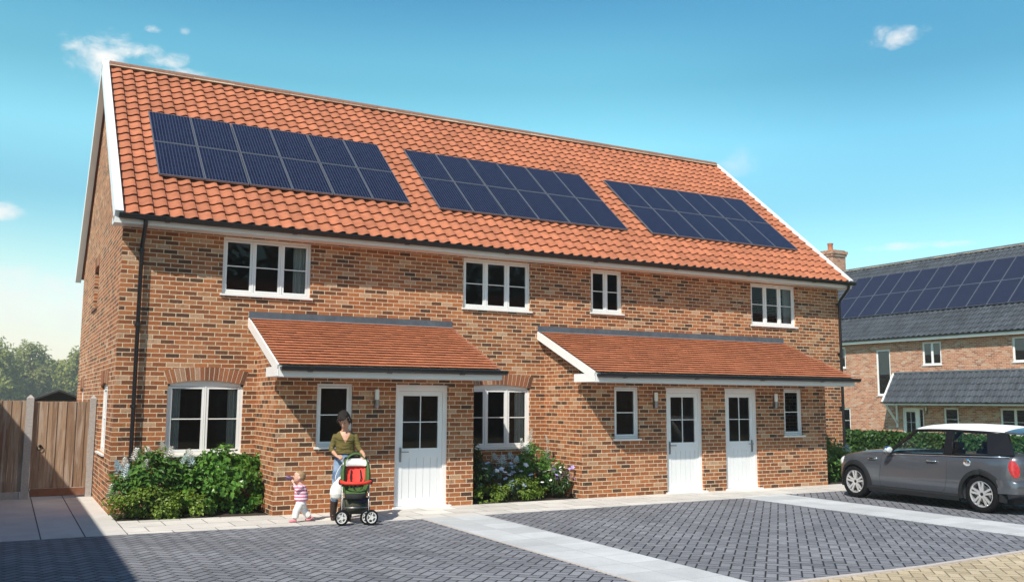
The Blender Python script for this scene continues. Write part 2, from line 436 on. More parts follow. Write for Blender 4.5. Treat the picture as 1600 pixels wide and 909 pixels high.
def front_door(parent, P, u0, u1, z0, z1, handle_left=True):
    fr = MB(); fw = .085; d0 = .06
    pbox(fr, P, u0, u0+fw, z0, z1, d0, d0+.08); pbox(fr, P, u1-fw, u1, z0, z1, d0, d0+.08); pbox(fr, P, u0+fw, u1-fw, z1-.11, z1, d0, d0+.08)
    a, b, c, e = u0+fw+.004, u1-fw-.004, z0+.035, z1-.114
    L = MB(); st = .085; d1, d2 = d0+.018, d0+.06
    zg0, zg1 = c+1.02, e-.085                          # glazed part
    um = (a+b)/2; zm = (zg0+zg1)/2
    pbox(L, P, a, a+st, c, e, d1, d2); pbox(L, P, b-st, b, c, e, d1, d2)
    pbox(L, P, a+st, b-st, zg1, e, d1, d2); pbox(L, P, a+st, b-st, zg0-.17, zg0, d1, d2); pbox(L, P, a+st, b-st, c, c+.13, d1, d2)
    pbox(L, P, um-.008, um+.008, zg0, zg1, d1+.006, d2-.01); pbox(L, P, a+st, um-.008, zm-.008, zm+.008, d1+.006, d2-.01); pbox(L, P, um+.008, b-st, zm-.008, zm+.008, d1+.006, d2-.01)
    nb = 5; bw = (b-a-2*st)/nb                         # tongue and groove boards
    for k in range(nb):
        x0 = a+st+k*bw; pbox(L, P, x0+.005, x0+bw-.005, c+.13, zg0-.17, d1+.008, d2-.006)
    pbox(L, P, a+st, b-st, c+.13, zg0-.17, d1+.02, d2-.01)
    o = L.build('door', M['door'], parent)
    fr.build('door_frame', M['whitepaint'], o)
    g = MB(); q = d1+.022
    g.quad(P(a+st-.01,zg0-.01,q), P(b-st+.01,zg0-.01,q), P(b-st+.01,zg1+.01,q), P(a+st-.01,zg1+.01,q)); g.build('pane', M['pane'], o)
    h = MB(); hx = a+.045 if handle_left else b-.045; sg = 1 if handle_left else -1; zh = c+.94
    pbox(h, P, hx-.02, hx+.02, zh-.16, zh+.1, d1-.012, d1-.001)
    p = [V(P(hx, zh+.02, d1-.01)), V(P(hx, zh+.02, d1-.055)), V(P(hx+sg*.03, zh+.02, d1-.062)), V(P(hx+sg*.14, zh+.02, d1-.06))]
    h.tube(p, .010, 8); h.build('handle', M['steel'], o, angle=40)
    s = MB(); pbox(s, P, u0-.03, u1+.06, z0-.05, z0+.03, -.06, d0+.08); s.build('threshold', M['whitepaint'], o)
    return o

def wall_lamp(parent, P, u, z, mat_top='lampglass'):
    b = MB(); pbox(b, P, u-.03, u+.03, z-.15, z+.12, -.02, -.001)
    o = b.build('wall_lamp', M['steel'], parent)
    c = V(P(u, z, -.07)); t = MB(); t.lathe([(.001,.0),(.04,.0),(.04,.17),(.036,.18),(.001,.182)], 14, c); t.build('lamp_tube', M['lampglass'], o, angle=40)
    t = MB(); t.lathe([(.001,-.14),(.03,-.14),(.038,-.13),(.042,-.002),(.001,-.001)], 14, c); t.beam(c+V((0,0,-.06)), V(P(u, z-.06, -.01)), .03, .03); t.build('lamp_base', M['steel'], o, angle=40)
    return o

def roof_pt(ye, ze, yr, zr):
    l = math.hypot(yr-ye, zr-ze); cy, cz = (yr-ye)/l, (zr-ze)/l
    return l, (lambda x, s, h: (x, ye + cy*s - cz*h, ze + cz*s + cy*h))

def pantiles(name, mat, parent, x0, x1, Pr, L, tw=.25, gauge=.32, amp=.027, step=.044, seg=8):
    """single-lap S tiles: each course is a row of overlapping curved tiles with an open edge below"""
    mb = MB(); n = round((x1-x0)/tw); tw = (x1-x0)/n; nc = round(L/gauge); gauge = L/nc
    prof = lambda t: -amp*math.cos(2*PI*(.78*t-.15))
    for k in range(nc):
        s0, s1 = k*gauge, (k+1)*gauge; prev = None
        for i in range(n):
            j = (R.random()-.5)*.006; jh = (R.random()-.5)*.003
            o = len(mb.v)
            for q in range(seg+1):
                t = q/seg; h = prof(t)+jh; x = x0+(i+t)*tw; dd = -.014*math.sin(PI*min(1, t*1.15))+.006*t
                mb.v += [Pr(x, s0-.02+j+dd, h+step-.014), Pr(x, s0-.022+j+dd, h+step), Pr(x, s1+.05, h+.004)]
            for q in range(seg):
                a_ = o+3*q; b_ = a_+3; fi = len(mb.f); u0, u1 = i+.02+.96*q/seg, i+.02+.96*(q+1)/seg
                mb.f += [(a_, b_, b_+1, a_+1), (a_+1, b_+1, b_+2, a_+2)]; mb.m += [0, 0]
                mb.uv[fi] = [(u0,k+.1),(u1,k+.1),(u1,k+.15),(u0,k+.15)]; mb.uv[fi+1] = [(u0,k+.15),(u1,k+.15),(u1,k+.9),(u0,k+.9)]
            if prev is not None:
                fi = len(mb.f); mb.f.append((prev+1, o+1, o+2, prev+2)); mb.m.append(0); mb.uv[fi] = [(i-.04,k+.2),(i-.03,k+.2),(i-.03,k+.8),(i-.04,k+.8)]
            prev = o+3*seg
    return mb.build(name, mat, parent, angle=35)

def plain_tiles(name, mat, parent, x0, x1, Pr, L, tw=.165, gauge=.134, step=.042):
    mb = MB(); nc = round(L/gauge); gauge = L/nc; n = int((x1-x0)/tw)+1
    for k in range(nc):
        s0, s1 = k*gauge, (k+1)*gauge; off = .5*(k % 2)
        edges = [x0]+[x0+(i+1-off)*tw for i in range(n+1) if x0+.01 < x0+(i+1-off)*tw < x1-.01]+[x1]
        for i, (a, b) in enumerate(zip(edges, edges[1:])):
            j1, j2 = (R.random()-.5)*.005, (R.random()-.5)*.008
            fi = len(mb.f)
            q = [Pr(a,s0-.02+j2,step-.011+j1),Pr(b,s0-.02+j2,step-.011+j1),Pr(b,s0-.02+j2,step+j1),Pr(a,s0-.02+j2,step+j1),Pr(a,s1+.03,.004),Pr(b,s1+.03,.004)]
            mb.add(q, [(0,1,2,3),(3,2,5,4)])
            mb.uv[fi] = [(i+.01,k+.2),(i+.99,k+.2),(i+.99,k+.3),(i+.01,k+.3)]
            mb.uv[fi+1] = [(i+.01,k+.3),(i+.99,k+.3),(i+.99,k+.9),(i+.01,k+.9)]
    return mb.build(name, mat, parent)

def gutter(parent, x0, x1, y, z, r=.06, nb=6, mat='black'):
    g = MB(); N = 9
    ring = lambda x, rr: [(x, y-rr*math.cos(PI*k/(N-1)), z-rr*math.sin(PI*k/(N-1))*.95) for k in range(N)]
    g.loft([ring(x0, r), ring(x1, r)], False, 0, closed=False); g.loft([ring(x0, r-.006), ring(x1, r-.006)], False, 0, closed=False)
    for k in (0, 1):
        x = (x0, x1)[k]; g.poly(ring(x, r))
    g.box(x0, x1, y-r-.008, y-r+.004, z-.006, z+.012)
    o = g.build('gutter', M[mat], parent, angle=40)
    for k in range(nb):
        x = x0+(x1-x0)*(k+.35)/nb
        b = MB(); b.loft([[(xx, y-rr*math.cos(PI*q/(N-1)), z-rr*math.sin(PI*q/(N-1))*.95) for q in range(N)] for xx, rr in ((x-.045, r), (x-.04, r+.012), (x+.04, r+.012), (x+.045, r))], False, closed=False)
        b.build('bracket', M[mat], o)
    return o

def ridge_tiles(parent, x0, x1, y, z, r=.13, seg=.45, mat='ridge'):
    mb = MB(); n = round((x1-x0)/seg); w = (x1-x0)/n; N = 9
    for k in range(n):
        a, b = x0+k*w+.004, x0+(k+1)*w-.004; rr = r*(1+(R.random()-.5)*.03)
        ring = lambda x, q: [(x, y-q*math.cos(PI*(i/(N-1)*1.1-.05)), z+q*.8*math.sin(PI*(i/(N-1)*1.1-.05))) for i in range(N)]
        mb.loft([ring(a, rr*.93), ring(a, rr), ring(a+.03, rr), ring(b-.03, rr), ring(b, rr), ring(b, rr*.93)], False, closed=False)
    o = mb.build('ridge_tiles', M[mat], parent, angle=40)
    mo = MB(); ring = lambda x, q: [(x, y-q*math.cos(PI*i/(N-1)), z-.025+q*.8*math.sin(PI*i/(N-1))) for i in range(N)]
    mo.loft([ring(x0+.01, r*.94+.01), ring(x1-.01, r*.94+.01)], True, closed=True); mo.build('mortar_bed', M['mortar'], o)
    return o

def solar_panel(parent, Pr, x0, x1, s0, s1, h=.10):
    g = MB(); g.quad(Pr(x0+.018,s0+.018,h), Pr(x1-.018,s0+.018,h), Pr(x1-.018,s1-.018,h), Pr(x0+.018,s1-.018,h))
    w, l = x1-x0, s1-s0; g.uv[0] = [(0,0),(w,0),(w,l),(0,l)]
    o = g.build('solar_panel', M['solar'], parent)
    f = MB()
    def bx(a, b, c, e): f.add([Pr(a,c,h-.035),Pr(b,c,h-.035),Pr(b,e,h-.035),Pr(a,e,h-.035),Pr(a,c,h+.003),Pr(b,c,h+.003),Pr(b,e,h+.003),Pr(a,e,h+.003)], [(0,3,2,1),(4,5,6,7),(0,1,5,4),(1,2,6,5),(2,3,7,6),(3,0,4,7)])
    t = .018
    bx(x0, x0+t, s0, s1); bx(x1-t, x1, s0, s1); bx(x0+t, x1-t, s0, s0+t); bx(x0+t, x1-t, s1-t, s1)
    f.build('frame', M['solarframe'], o)
    return o

def solar_rail(parent, Pr, x0, x1, s):
    r = MB(); r.add([Pr(x0,s-.02,.0),Pr(x1,s-.02,.0),Pr(x1,s+.02,.0),Pr(x0,s+.02,.0),Pr(x0,s-.02,.062),Pr(x1,s-.02,.062),Pr(x1,s+.02,.062),Pr(x0,s+.02,.062)], [(0,3,2,1),(4,5,6,7),(0,1,5,4),(1,2,6,5),(2,3,7,6),(3,0,4,7)])
    return r.build('mounting_rail', M['solarrail'], parent)

def barge(parent, x0, x1, Pr, L, top=.075, bot=-.17, s0=-.05, name='bargeboard'):
    b = MB(); c = [Pr(x, s, h) for s in (s0, L) for (x, h) in ((x0, bot), (x1, bot), (x1, top), (x0, top))]
    b.add(c, [(0,3,2,1),(4,5,6,7),(0,1,5,4),(1,2,6,5),(2,3,7,6),(3,0,4,7)])
    return b.build(name, M['white'], parent)

# ------------------------------------------------------------------ the brick terrace
LEN, DEP = 17.66, 9.36
H = root('terraced_house', (0,0,0), 'long red brick terrace with orange pantile roof, three solar arrays and two lean-to porches', 'house')
G1 = (.862, 2.170, .955, 2.185); G2 = (6.62, 8.195, .955, 2.185); RISE = .07
UW = [(1.711,3.352,3.834,4.878,3), (6.583,8.193,3.834,4.878,3), (9.768,10.624,3.90,4.878,2), (14.561,16.09,3.834,4.878,3)]
ops = [(a,b,c,e) for a,b,c,e,_ in UW] + [(G1[0],G1[1],G1[2],G1[3]+RISE), (G2[0],G2[1],G2[2],G2[3]+RISE)]
w = MB(); wall(w, FRONT(0), 0, LEN, 0, 5.05, ops); w.build('front_wall', M['brick'], H)
for (a,b,c,e,n), cu_ in zip(UW, ('r','','','r')): window(H, FRONT(0), a, b, c, e, n, curtain=cu_)
for q, n in ((G1, 2), (G2, 3)):
    window(H, FRONT(0), q[0], q[1], q[2], q[3], n, rise=RISE, curtain='lr')
    brick_arch(H, FRONT(0), q[0], q[1], q[3], RISE)
# gable wall on the left with two windows and a blind arched recess
gops = [(1.15,2.5,.93,2.22), (7.2,8.2,.93,2.2), (4.62,5.72,3.9,4.86)]
w = MB(); wall(w, LEFT(0), 0, DEP, 0, 5.05, gops)
w.poly([(0,-.02,5.05),(0,DEP,5.05),(0,DEP,5.0),(0,DEP/2,9.22)]) if False else w.poly([(0,0,5.05),(0,DEP,5.05),(0,DEP/2,9.2)])
pbox(w, LEFT(0), 4.62, 5.72, 3.9, 4.86, .10, .13)
w.build('gable_wall', M['brick'], H)
w = MB(); wall(w, RIGHT(LEN), 0, DEP, 0, 5.05); w.poly([(LEN,0,5.05),(LEN,DEP,5.05),(LEN,DEP/2,9.2)]); w.build('gable_wall', M['brick'], H)
w = MB(); wall(w, REAR(DEP), 0, LEN, 0, 5.05); w.build('rear_wall', M['brick'], H)
for a,b,c,e in gops[:2]:
    window(H, LEFT(0), a, b, c, e-.06, 2, rise=.06); brick_arch(H, LEFT(0), a, b, e-.06, .06, n=15)
brick_arch(H, LEFT(0), 4.62, 5.72, 4.80, .06, n=13)
s = MB(); pbox(s, LEFT(0), 4.55, 5.79, 3.86, 3.9, -.04, .1); s.build('tile_sill', M['ridge'], H)

Lm, Pm = roof_pt(-.36, 5.075, 4.68, 9.325)
Lb, Pb = roof_pt(DEP+.36, 5.075, 4.68, 9.325)
rf = pantiles('main_roof', M['pantile'], H, -.05, 17.63, Pm, Lm, tw=.245, gauge=.314, amp=.024, step=.046)
ridge_tiles(rf, -.04, 17.62, 4.68, 9.35)
b = MB()
for Pq in (Pm, Pb):
    b.quad(Pq(-.05,0,-.035), Pq(17.63,0,-.035), Pq(17.63,Lm-.02,-.035), Pq(-.05,Lm-.02,-.035))
b.build('underlay', M['solarrail'], rf)
b = MB(); b.quad(Pb(-.05,0,.01), Pb(17.63,0,.01), Pb(17.63,Lb,.01), Pb(-.05,Lb,.01)); b.uv[0] = [(0,0),(70,0),(70,20),(0,20)]
b.build('rear_slope', M['pantile'], rf)
for x0, x1 in ((-.185, -.05), (17.63, 17.765)):
    barge(H, x0, x1, Pm, Lm+.03); barge(H, x0, x1, Pb, Lb+.03)
# soffits under the verges and the eaves, fascia, rainwater goods
b = MB()
for Pq in (Pm, Pb):
    b.quad(Pq(-.05,-.03,-.165), Pq(.02,-.03,-.165), Pq(.02,Lm,-.165), Pq(-.05,Lm,-.165))
    b.quad(Pq(17.64,-.03,-.165), Pq(17.7,-.03,-.165), Pq(17.7,Lm,-.165), Pq(17.64,Lm,-.165))
b.build('verge_soffit', M['soffit'], H)
b = MB(); b.box(-.18, 17.76, -.35, -.33, 4.905, 5.06); b.box(-.18, 17.76, -.33, -.002, 4.905, 4.925)
b.box(-.185, -.05, -.37, .0, 4.90, 5.02); b.box(17.63, 17.765, -.37, 0, 4.90, 5.02)
b.build('fascia', M['white'], H)
gutter(H, -.12, 17.80, -.43, 5.045, .078, 8)
fl = MB(); fl.box(.02, LEN-.02, .12, DEP-.02, -.03, .0); fl.build('ground_floor', M['floorwood'], H)
fl = MB(); fl.box(.02, LEN-.02, .12, DEP-.02, 2.62, 2.8); fl.build('upper_floor', M['floorwood'], H)
fl = MB(); fl.box(.02, LEN-.02, 3.6, 3.7, .0, 2.62); fl.build('partition', M['plaster'], H)
fl = MB(); fl.box(.02, LEN-.02, .12, DEP-.02, 4.93, 4.98); fl.build('ceiling', M['plaster'], H)
def downpipe(x, ytop, z0):
    p = MB(); p.tube([(x,-.425,5.02),(x,-.425,4.93),(x,-.40,4.87),(x,-.12,4.60),(x,-.085,4.54),(x,-.085,z0)], .036, 10)
    o = p.build('downpipe', M['black'], H, angle=50)
    for z in (4.5, 3.2, 1.8, .5):
        c = MB(); c.lathe([(.036,-.03),(.044,-.03),(.044,.03),(.036,.03)], 10, (x,-.085,z)); c.box(x-.05, x+.05, -.05, -.002, z-.02, z+.02); c.build('pipe_clip', M['black'], o, angle=40)
downpipe(.31, 0, .0); downpipe(17.60, 0, 0)

# two lean-to porches
def porch(xl, xr, wl, wr, openings):
    """xl..xr roof, wl..wr walls"""
    yp = -1.463
    w = MB(); wall(w, FRONT(yp), wl, wr, 0, 2.42, openings, .12)
    for P in (LEFT(wl), RIGHT(wr)):
        w.poly([P(yp,0,0), P(0,0,0), P(0,3.36,0), P(yp,2.75,0)]); 
    w.build('porch_wall', M['brick'], H)
    w = MB(); w.box(wl+.02, wr-.02, -.03, -.004, .004, 2.4); w.box(wl+.02, wr-.02, yp+.15, -.03, .004, .012); w.build('hall_lining', M['plaster'], H)
    Lp, Pp = roof_pt(-2.215, 2.475, -.004, 3.40)
    r = plain_tiles('porch_roof', M['plaintile'], H, xl+.02, xr-.02, Pp, Lp)
    u = MB(); u.add([Pp(x,s,h) for s in (0.01, Lp) for x, h in ((xl+.06,-.06),(xr-.06,-.06),(xr-.06,-.004),(xl+.06,-.004))], [(0,3,2,1),(4,5,6,7),(0,1,5,4),(1,2,6,5),(2,3,7,6),(3,0,4,7)]); u.build('roof_deck', M['soffit'], r)
    f = MB(); f.box(xl, xr, -.014, -.001, 3.405, 3.532); f.add([Pp(x,s,h) for s in (Lp-.12, Lp-.003) for x, h in ((xl,.02),(xr,.02),(xr,.026),(xl,.026))], [(0,3,2,1),(4,5,6,7),(0,1,5,4),(1,2,6,5),(2,3,7,6),(3,0,4,7)])
    f.build('flashing', M['lead'], r)
    for x0, x1 in ((xl-.012, xl+.018), (xr-.018, xr+.012)):
        bb = barge(H, x0, x1, Pp, Lp-.005, .012 if x0 < xl else -.03, -.15, 0)
        e = MB(); e.box(x0+.002, x1-.002, -2.19, yp-.002, 2.30, 2.46); e.build('eave_box_end', M['white'], bb)
    fa = MB(); fa.box(xl+.02, xr-.02, -2.215, -2.195, 2.295, 2.465); fa.box(xl+.02, xr-.02, -2.195, yp-.001, 2.295, 2.313); fa.build('fascia', M['white'], H)
    gutter(H, xl+.03, xr+.05, -2.282, 2.452, .072, max(3, round((xr-xl)/1.75)))
yp = FRONT(-1.463)
PW1 = (3.100,3.745,1.116,2.200); PD1 = (4.556,5.60,0.0,2.200)
porch(2.215, 6.333, 2.401, 6.124, [PW1, PD1])
window(H, yp, *PW1, 1); front_door(H, yp, *PD1, True); wall_lamp(H, yp, 4.17, 1.93)
PW2 = (9.350,9.972,1.158,2.215); PD2 = (10.69,11.69,0.0,2.215); PD3 = (12.325,13.285,0.0,2.220); PW3 = (14.10,14.685,1.165,2.222)
porch(8.377, 15.61, 8.552, 15.433, [PW2, PD2, PD3, PW3])
window(H, yp, *PW2, 1); window(H, yp, *PW3, 1); front_door(H, yp, *PD2, True); front_door(H, yp, *PD3, False)
wall_lamp(H, yp, 10.37, 1.93); wall_lamp(H, yp, 13.79, 1.93)

# solar panels: three arrays of twelve
for x0, x1, s0, s1 in ((.605, 5.645, 1.41, 4.205), (6.285, 11.27, 1.345, 4.15), (11.97, 16.88, 1.32, 4.08)):
    cw = (x1-x0)/6; rh = (s1-s0)/2
    for j in range(2):
        for sr in (s0+j*rh+.25, s0+j*rh+rh-.25): solar_rail(H, Pm, x0+.02, x1-.02, sr)
        for i in range(6):
            solar_panel(H, Pm, x0+i*cw+(.012 if i % 2 == 0 else .006), x0+(i+1)*cw-(.012 if i % 2 else .006), s0+j*rh+.008, s0+(j+1)*rh-.008)

# ------------------------------------------------------------------ neighbouring house on the right (faces -x)
N = root('neighbour_house', (38, 21.6, -.6), 'pale brick house with dark grey roof and long row of solar panels beyond the hedge', 'house', rz=-PI/2)
NW = [(2.9,4.0,4.37,5.5,2,'blind'), (5.98,6.85,2.9,5.25,1,'blind'), (8.75,9.8,4.37,5.5,2,'blind'), (13.4,15.2,4.37,5.5,3,'blind'), (3.2,4.18,.9,2.24,1,'pane'), (9.77,10.55,1.2,2.3,1,'pane'), (12.64,14.7,1.05,2.3,3,'pane')]
ND = [(7.42,8.06,0,2.28), (8.10,8.66,0,2.28)]
w = MB(); wall(w, FRONT(0), -1.3, 19, 0, 5.75, [q[:4] for q in NW]+[(7.42,8.66,0,2.28)]); w.build('front_wall', M['brick_far'], N)
for xx, P in ((-1.3, LEFT(-1.3)), (19, RIGHT(19))):
    w = MB(); wall(w, P, 0, 8.6, 0, 5.75); w.poly([(xx,0,5.75),(xx,8.6,5.75),(xx,4.3,10.2)]); w.build('gable_wall', M['brick_far'], N)
w = MB(); wall(w, REAR(8.6), -1.3, 19, 0, 5.75); w.build('rear_wall', M['brick_far'], N)
for a,b,c,e,n,pn in NW:
    wi = window(N, FRONT(0), a, b, c, e, n, pane='pane', rec=.04, bar=(pn == 'pane'))
    if pn == 'blind':
        bl = MB(); pbox(bl, FRONT(0), a+.1, b-.1, c+(e-c)*.45, e-.1, .075, .079); bl.build('blind', M['blind'], wi)
d_ = MB(); P = FRONT(0)
front_door(N, P, 7.42, 8.30, 0, 2.28, True)
window(N, P, 8.31, 8.66, 0.05, 2.28, 1, sill=False)
Ln, Pn = roof_pt(-.4, 5.8, 4.3, 10.35); Lnb, Pnb = roof_pt(9.0, 5.8, 4.3, 10.35)
nr = pantiles('main_roof', M['greytile'], N, -1.45, 19.15, Pn, Ln, tw=.3, gauge=.33, seg=6, amp=.03)
ridge_tiles(nr, -1.45, 19.15, 4.3, 10.37, mat='greytile' if False else 'lead')
b = MB(); b.quad(Pnb(-1.45,0,0), Pnb(19.15,0,0), Pnb(19.15,Lnb,0), Pnb(-1.45,Lnb,0)); b.uv[0] = [(0,0),(60,0),(60,20),(0,20)]; b.build('rear_slope', M['greytile'], nr)
for x0, x1 in ((-1.56, -1.45), (19.15, 19.26)): barge(N, x0, x1, Pn, Ln+.02); barge(N, x0, x1, Pnb, Lnb+.02)
b = MB(); b.box(-1.5, 19.2, -.39, -.37, 5.6, 5.78); b.box(-1.5, 19.2, -.37, -.002, 5.6, 5.62); b.build('fascia', M['white'], N)
gutter(N, -1.5, 19.25, -.45, 5.78, .06, 6)
# chimney
c = MB(); c.box(-1.25, .05, 3.75, 4.85, 8.9, 11.35); c.box(-1.31, .11, 3.69, 4.91, 11.35, 11.5); c.box(-1.36, .16, 3.64, 4.96, 11.5, 11.66); c.box(-1.25, .05, 3.75, 4.85, 11.66, 11.74)
ch = c.build('chimney', M['brick_far'], N)
for yy in (4.3,):
    c = MB(); c.lathe([(.17,0),(.2,.04),(.16,.1),(.15,.42),(.18,.46),(.18,.52),(.13,.52),(.12,.1)], 14, (-.6, yy, 11.72)); c.build('chimney_pot', M['pantile'], ch, angle=40)
# long canopy over the doors
Lc, Pc = roof_pt(-.95, 2.56, -.003, 4.0)
cr = pantiles('canopy_roof', M['greytile'], N, 7.08, 19, Pc, Lc, tw=.3, gauge=.33, seg=6, amp=.03)
b = MB(); b.box(7.08, 19, -.05, -.001, 3.99, 4.07); b.build('flashing', M['lead'], cr)
bb = barge(N, 6.98, 7.07, Pc, Lc, .04, -.16, 0)
b = MB(); b.box(7.07, 19, -.94, -.92, 2.42, 2.57); b.box(7.07, 19, -.92, -.002, 2.42, 2.44); b.build('fascia', M['white'], N)
gutter(N, 7.0, 19.1, -1.01, 2.55, .055, 5)
b = MB(); b.beam((7.16,-.04,1.5),(7.16,-.86,2.40),.08,.08); b.box(7.12,7.20,-.08,-.002,1.3,2.42); b.build('canopy_bracket', M['white'], N)
wall_lamp(N, P, 8.86, 2.15)
pw = 1.067
for i in range(14):
    x0 = 2.11+i*pw
    for s0, s1 in ((1.84,3.63),(3.64,5.46)): solar_panel(N, Pn, x0+.012, x0+pw-.012, s0, s1, .12)
for sr in (2.3, 3.2, 4.1, 5.0): solar_rail(N, Pn, 2.15, 17.0, sr)
# ------------------------------------------------------------------ the ground
def gz(x, y):
    t = min(max((x-20)/9, 0), 1); return -.62*t*t*(3-2*t)
M['grass'] = simple('distant rough grass', (.07,.10,.035), .95, var=.3, nscale=3)
g = MB()
xs = [-265,-150,-80,-30,-12,-4,2,8,14,18,20,21,22,23,24,25,26,27,28,29,32,40,60,120,180,265]; ys = [-125,-90,-60,-30,-20,-10,-3,4,10,20,40,80,140,220,325]
for a, b in zip(xs, xs[1:]):
    for c, e in zip(ys, ys[1:]):
        g.quad(*[(x, y, gz(x, y)-.035) for x, y in ((a,c),(b,c),(b,e),(a,e))])
struct(g.build('ground', M['grass']))

def sheet(name, pts, z, mat, thick=.03):
    b = MB(); b.prism(pts, lambda p: (p[0], p[1], z-thick), lambda p: (p[0], p[1], z))
    return struct(b.build(name, mat))
KERB = [(-6,-9.3),(0,-9.45),(5.9,-9.58),(8,-9.60),(10.3,-9.46),(12.7,-9.2),(15,-8.8),(19,-8.0)]
YF = [(-7,-2.50),(0,-2.62),(2.7,-2.86),(4.5,-2.92),(11.6,-2.80),(12.75,-2.60),(19,-2.60)]
# one sheet of block paving per bay; slabs lie 4 mm above
sheet('driveway', KERB + [(19,-2.0),(-7,-2.0)], -.004, M['blocks'])
M['slab'] = slab_mat('pale paving slabs', .62, .56, .5, x0=.04, y0=-3.03)
M['slabpatio'] = slab_mat('pale patio slabs', .555, 40, 0, x0=.04, y0=-20, joint=(.05,.05,.055), J=.016)
M['slabstrip'] = slab_mat('pale slab strips', .55, .55, 0, x0=4.45, y0=-2.9, J=.008, joint=(.33,.34,.35), c=(.555,.575,.585))
sheet('patio', [(-7,-2.50),(.04,-2.625),(.04,0),(.0,3.3),(0,14),(-7,14)], .0, M['slabpatio'])
sheet('path', [(.042,-2.625)]+YF[2:]+[(19,.4),(17.7,.4),(17.7,0),(15.5,0),(15.5,-1.40),(8.5,-1.40),(8.5,-1.44),(6.12,-1.44),(6.12,-1.40),(2.39,-1.40),(2.39,-1.33),(.042,-1.06)], .0, M['slab'])
sheet('paving_strip', [(4.50,-2.90),(5.60,-2.88),(5.52,-9.54),(4.42,-9.52)], .003, M['slabstrip'])
sheet('paving_strip', [(11.58,-2.78),(12.85,-2.58),(12.70,-9.25),(11.50,-9.32)], .003, M['slabstrip'])
sheet('planting_bed', [(.05,-1.06),(2.39,-1.33),(2.39,0),(.05,0)], -.006, M['soil'])
sheet('planting_bed', [(6.13,-1.43),(8.54,-1.43),(8.54,0),(6.13,0)], -.006, M['soil'])
sheet('planting_bed', [(15.45,-1.4),(18.4,-1.4),(18.4,.3),(17.7,.3),(17.7,0),(15.45,0)], .003, M['soil'])
M['kerb'] = simple('pale concrete kerb', (.50,.45,.42), .85, var=.12, nscale=20)
k = MB()
ring = []
for i, (x, y) in enumerate(KERB): ring.append([(x,y-.07,-.05),(x,y,-.05),(x,y,.012),(x,y-.07,.012)])
k.loft(ring); struct(k.build('kerb', M['kerb']))
kt = MB(); kt.loft([[(4.45-.03,-9.52,-.04),(4.45,-9.52,-.04),(4.45,-9.52,.006),(4.42,-9.52,.006)],[(4.47,-2.9,-.04),(4.50,-2.9,-.04),(4.50,-2.9,.006),(4.47,-2.9,.006)]]); struct(kt.build('edging', M['kerb']))
sheet('road', [(x, y-.07) for x, y in KERB] + [(60,-8),(60,-26),(-40,-26),(-40,-9.3)], -.006, M['roadblocks'])
M['lawn'] = simple('mown lawn', (.06,.11,.03), .95, var=.3, nscale=8)
sheet('lawn', [(19.2,-8),(24,-8),(24,12),(19.2,12)], -.02, M['lawn'], .05)

# ------------------------------------------------------------------ sun, sky, camera
SUN = V((-1.40, -1.0, 1.78)).normalized()
sd = bpy.data.lights.new('sun', 'SUN'); sd.energy = 5.0; sd.angle = math.radians(.5); sd.color = (1, .93, .82)
so = bpy.data.objects.new('sun', sd); col.objects.link(so); so.location = (-20,-15,30)
so.rotation_euler = (-SUN).to_track_quat('-Z', 'Y').to_euler()
W = bpy.data.worlds.new('World'); scene.world = W; W.use_nodes = True
t = NT('', world=W)
sk = t.n('ShaderNodeTexSky', sky_type='NISHITA'); sk.sun_disc = False
sk.sun_elevation = math.asin(SUN.z); sk.sun_rotation = math.atan2(SUN.x, SUN.y)
sk.altitude = 0; sk.air_density = 1.0; sk.dust_density = .6; sk.ozone_density = 1.5
d = t.tc('Generated'); o = t.xyz(d)
c = t.mix(1, sk.outputs[0], SKY_TINT, 'MULTIPLY')
# thin clouds: patches of broken noise on a flat layer overhead
el = t.m('MAXIMUM', o[2], .02)
def patch(x, y, z, r0, r1):
    v = V((x, y, z)).normalized()
    dp = t.n('ShaderNodeVectorMath', operation='DOT_PRODUCT'); t.put(dp.inputs[0], d); dp.inputs[1].default_value = v
    return t.smooth(dp.outputs['Value'], math.cos(r1), math.cos(r0))
CLOUDS = None
# ------------------------------------------------------------------ clouds and grading of the sky
az = t.m('ARCTAN2', o[0], o[1]); elv = t.m('ARCSINE', o[2])
grade = t.ramp(o[2], [(0, (.52,.46,.45)), (.03, (.55,.50,.49)), (.09, (.58,.60,.54)), (.14, (.42,.585,.48)), (.2, (.32,.52,.455)), (.27, (.30,.56,.505)), (.33, (.20,.455,.425)), (.41, (.185,.47,.475)), (.55, (.11,.245,.34)), (1, (.068,.15,.25))])
c = t.mix(1, t.mix(1, sk.outputs[0], grade, 'MULTIPLY'), (3,3,3), 'MULTIPLY')
bf = t.m('MULTIPLY', t.m('MULTIPLY', t.smooth(az, .95, .55), t.smooth(elv, .2, .28)), t.smooth(elv, .44, .35))
c = t.mix(1, c, t.mix(bf, (1,1,1), (1.5,1.33,1.18)), 'MULTIPLY')
lw = t.m('MULTIPLY', t.smooth(az, .35, -.15), t.smooth(elv, .20, .03))
c = t.mix(t.m('MULTIPLY', lw, .75), c, (10.3,9.4,7.5))
vec = t.comb(t.m('MULTIPLY', az, 1.0), t.m('MULTIPLY', elv, 1.5), 0)
nz1 = t.noise(vec, 26, 6, .6, .3); nz2 = t.noise(vec, 9, 5, .6)
dens = None
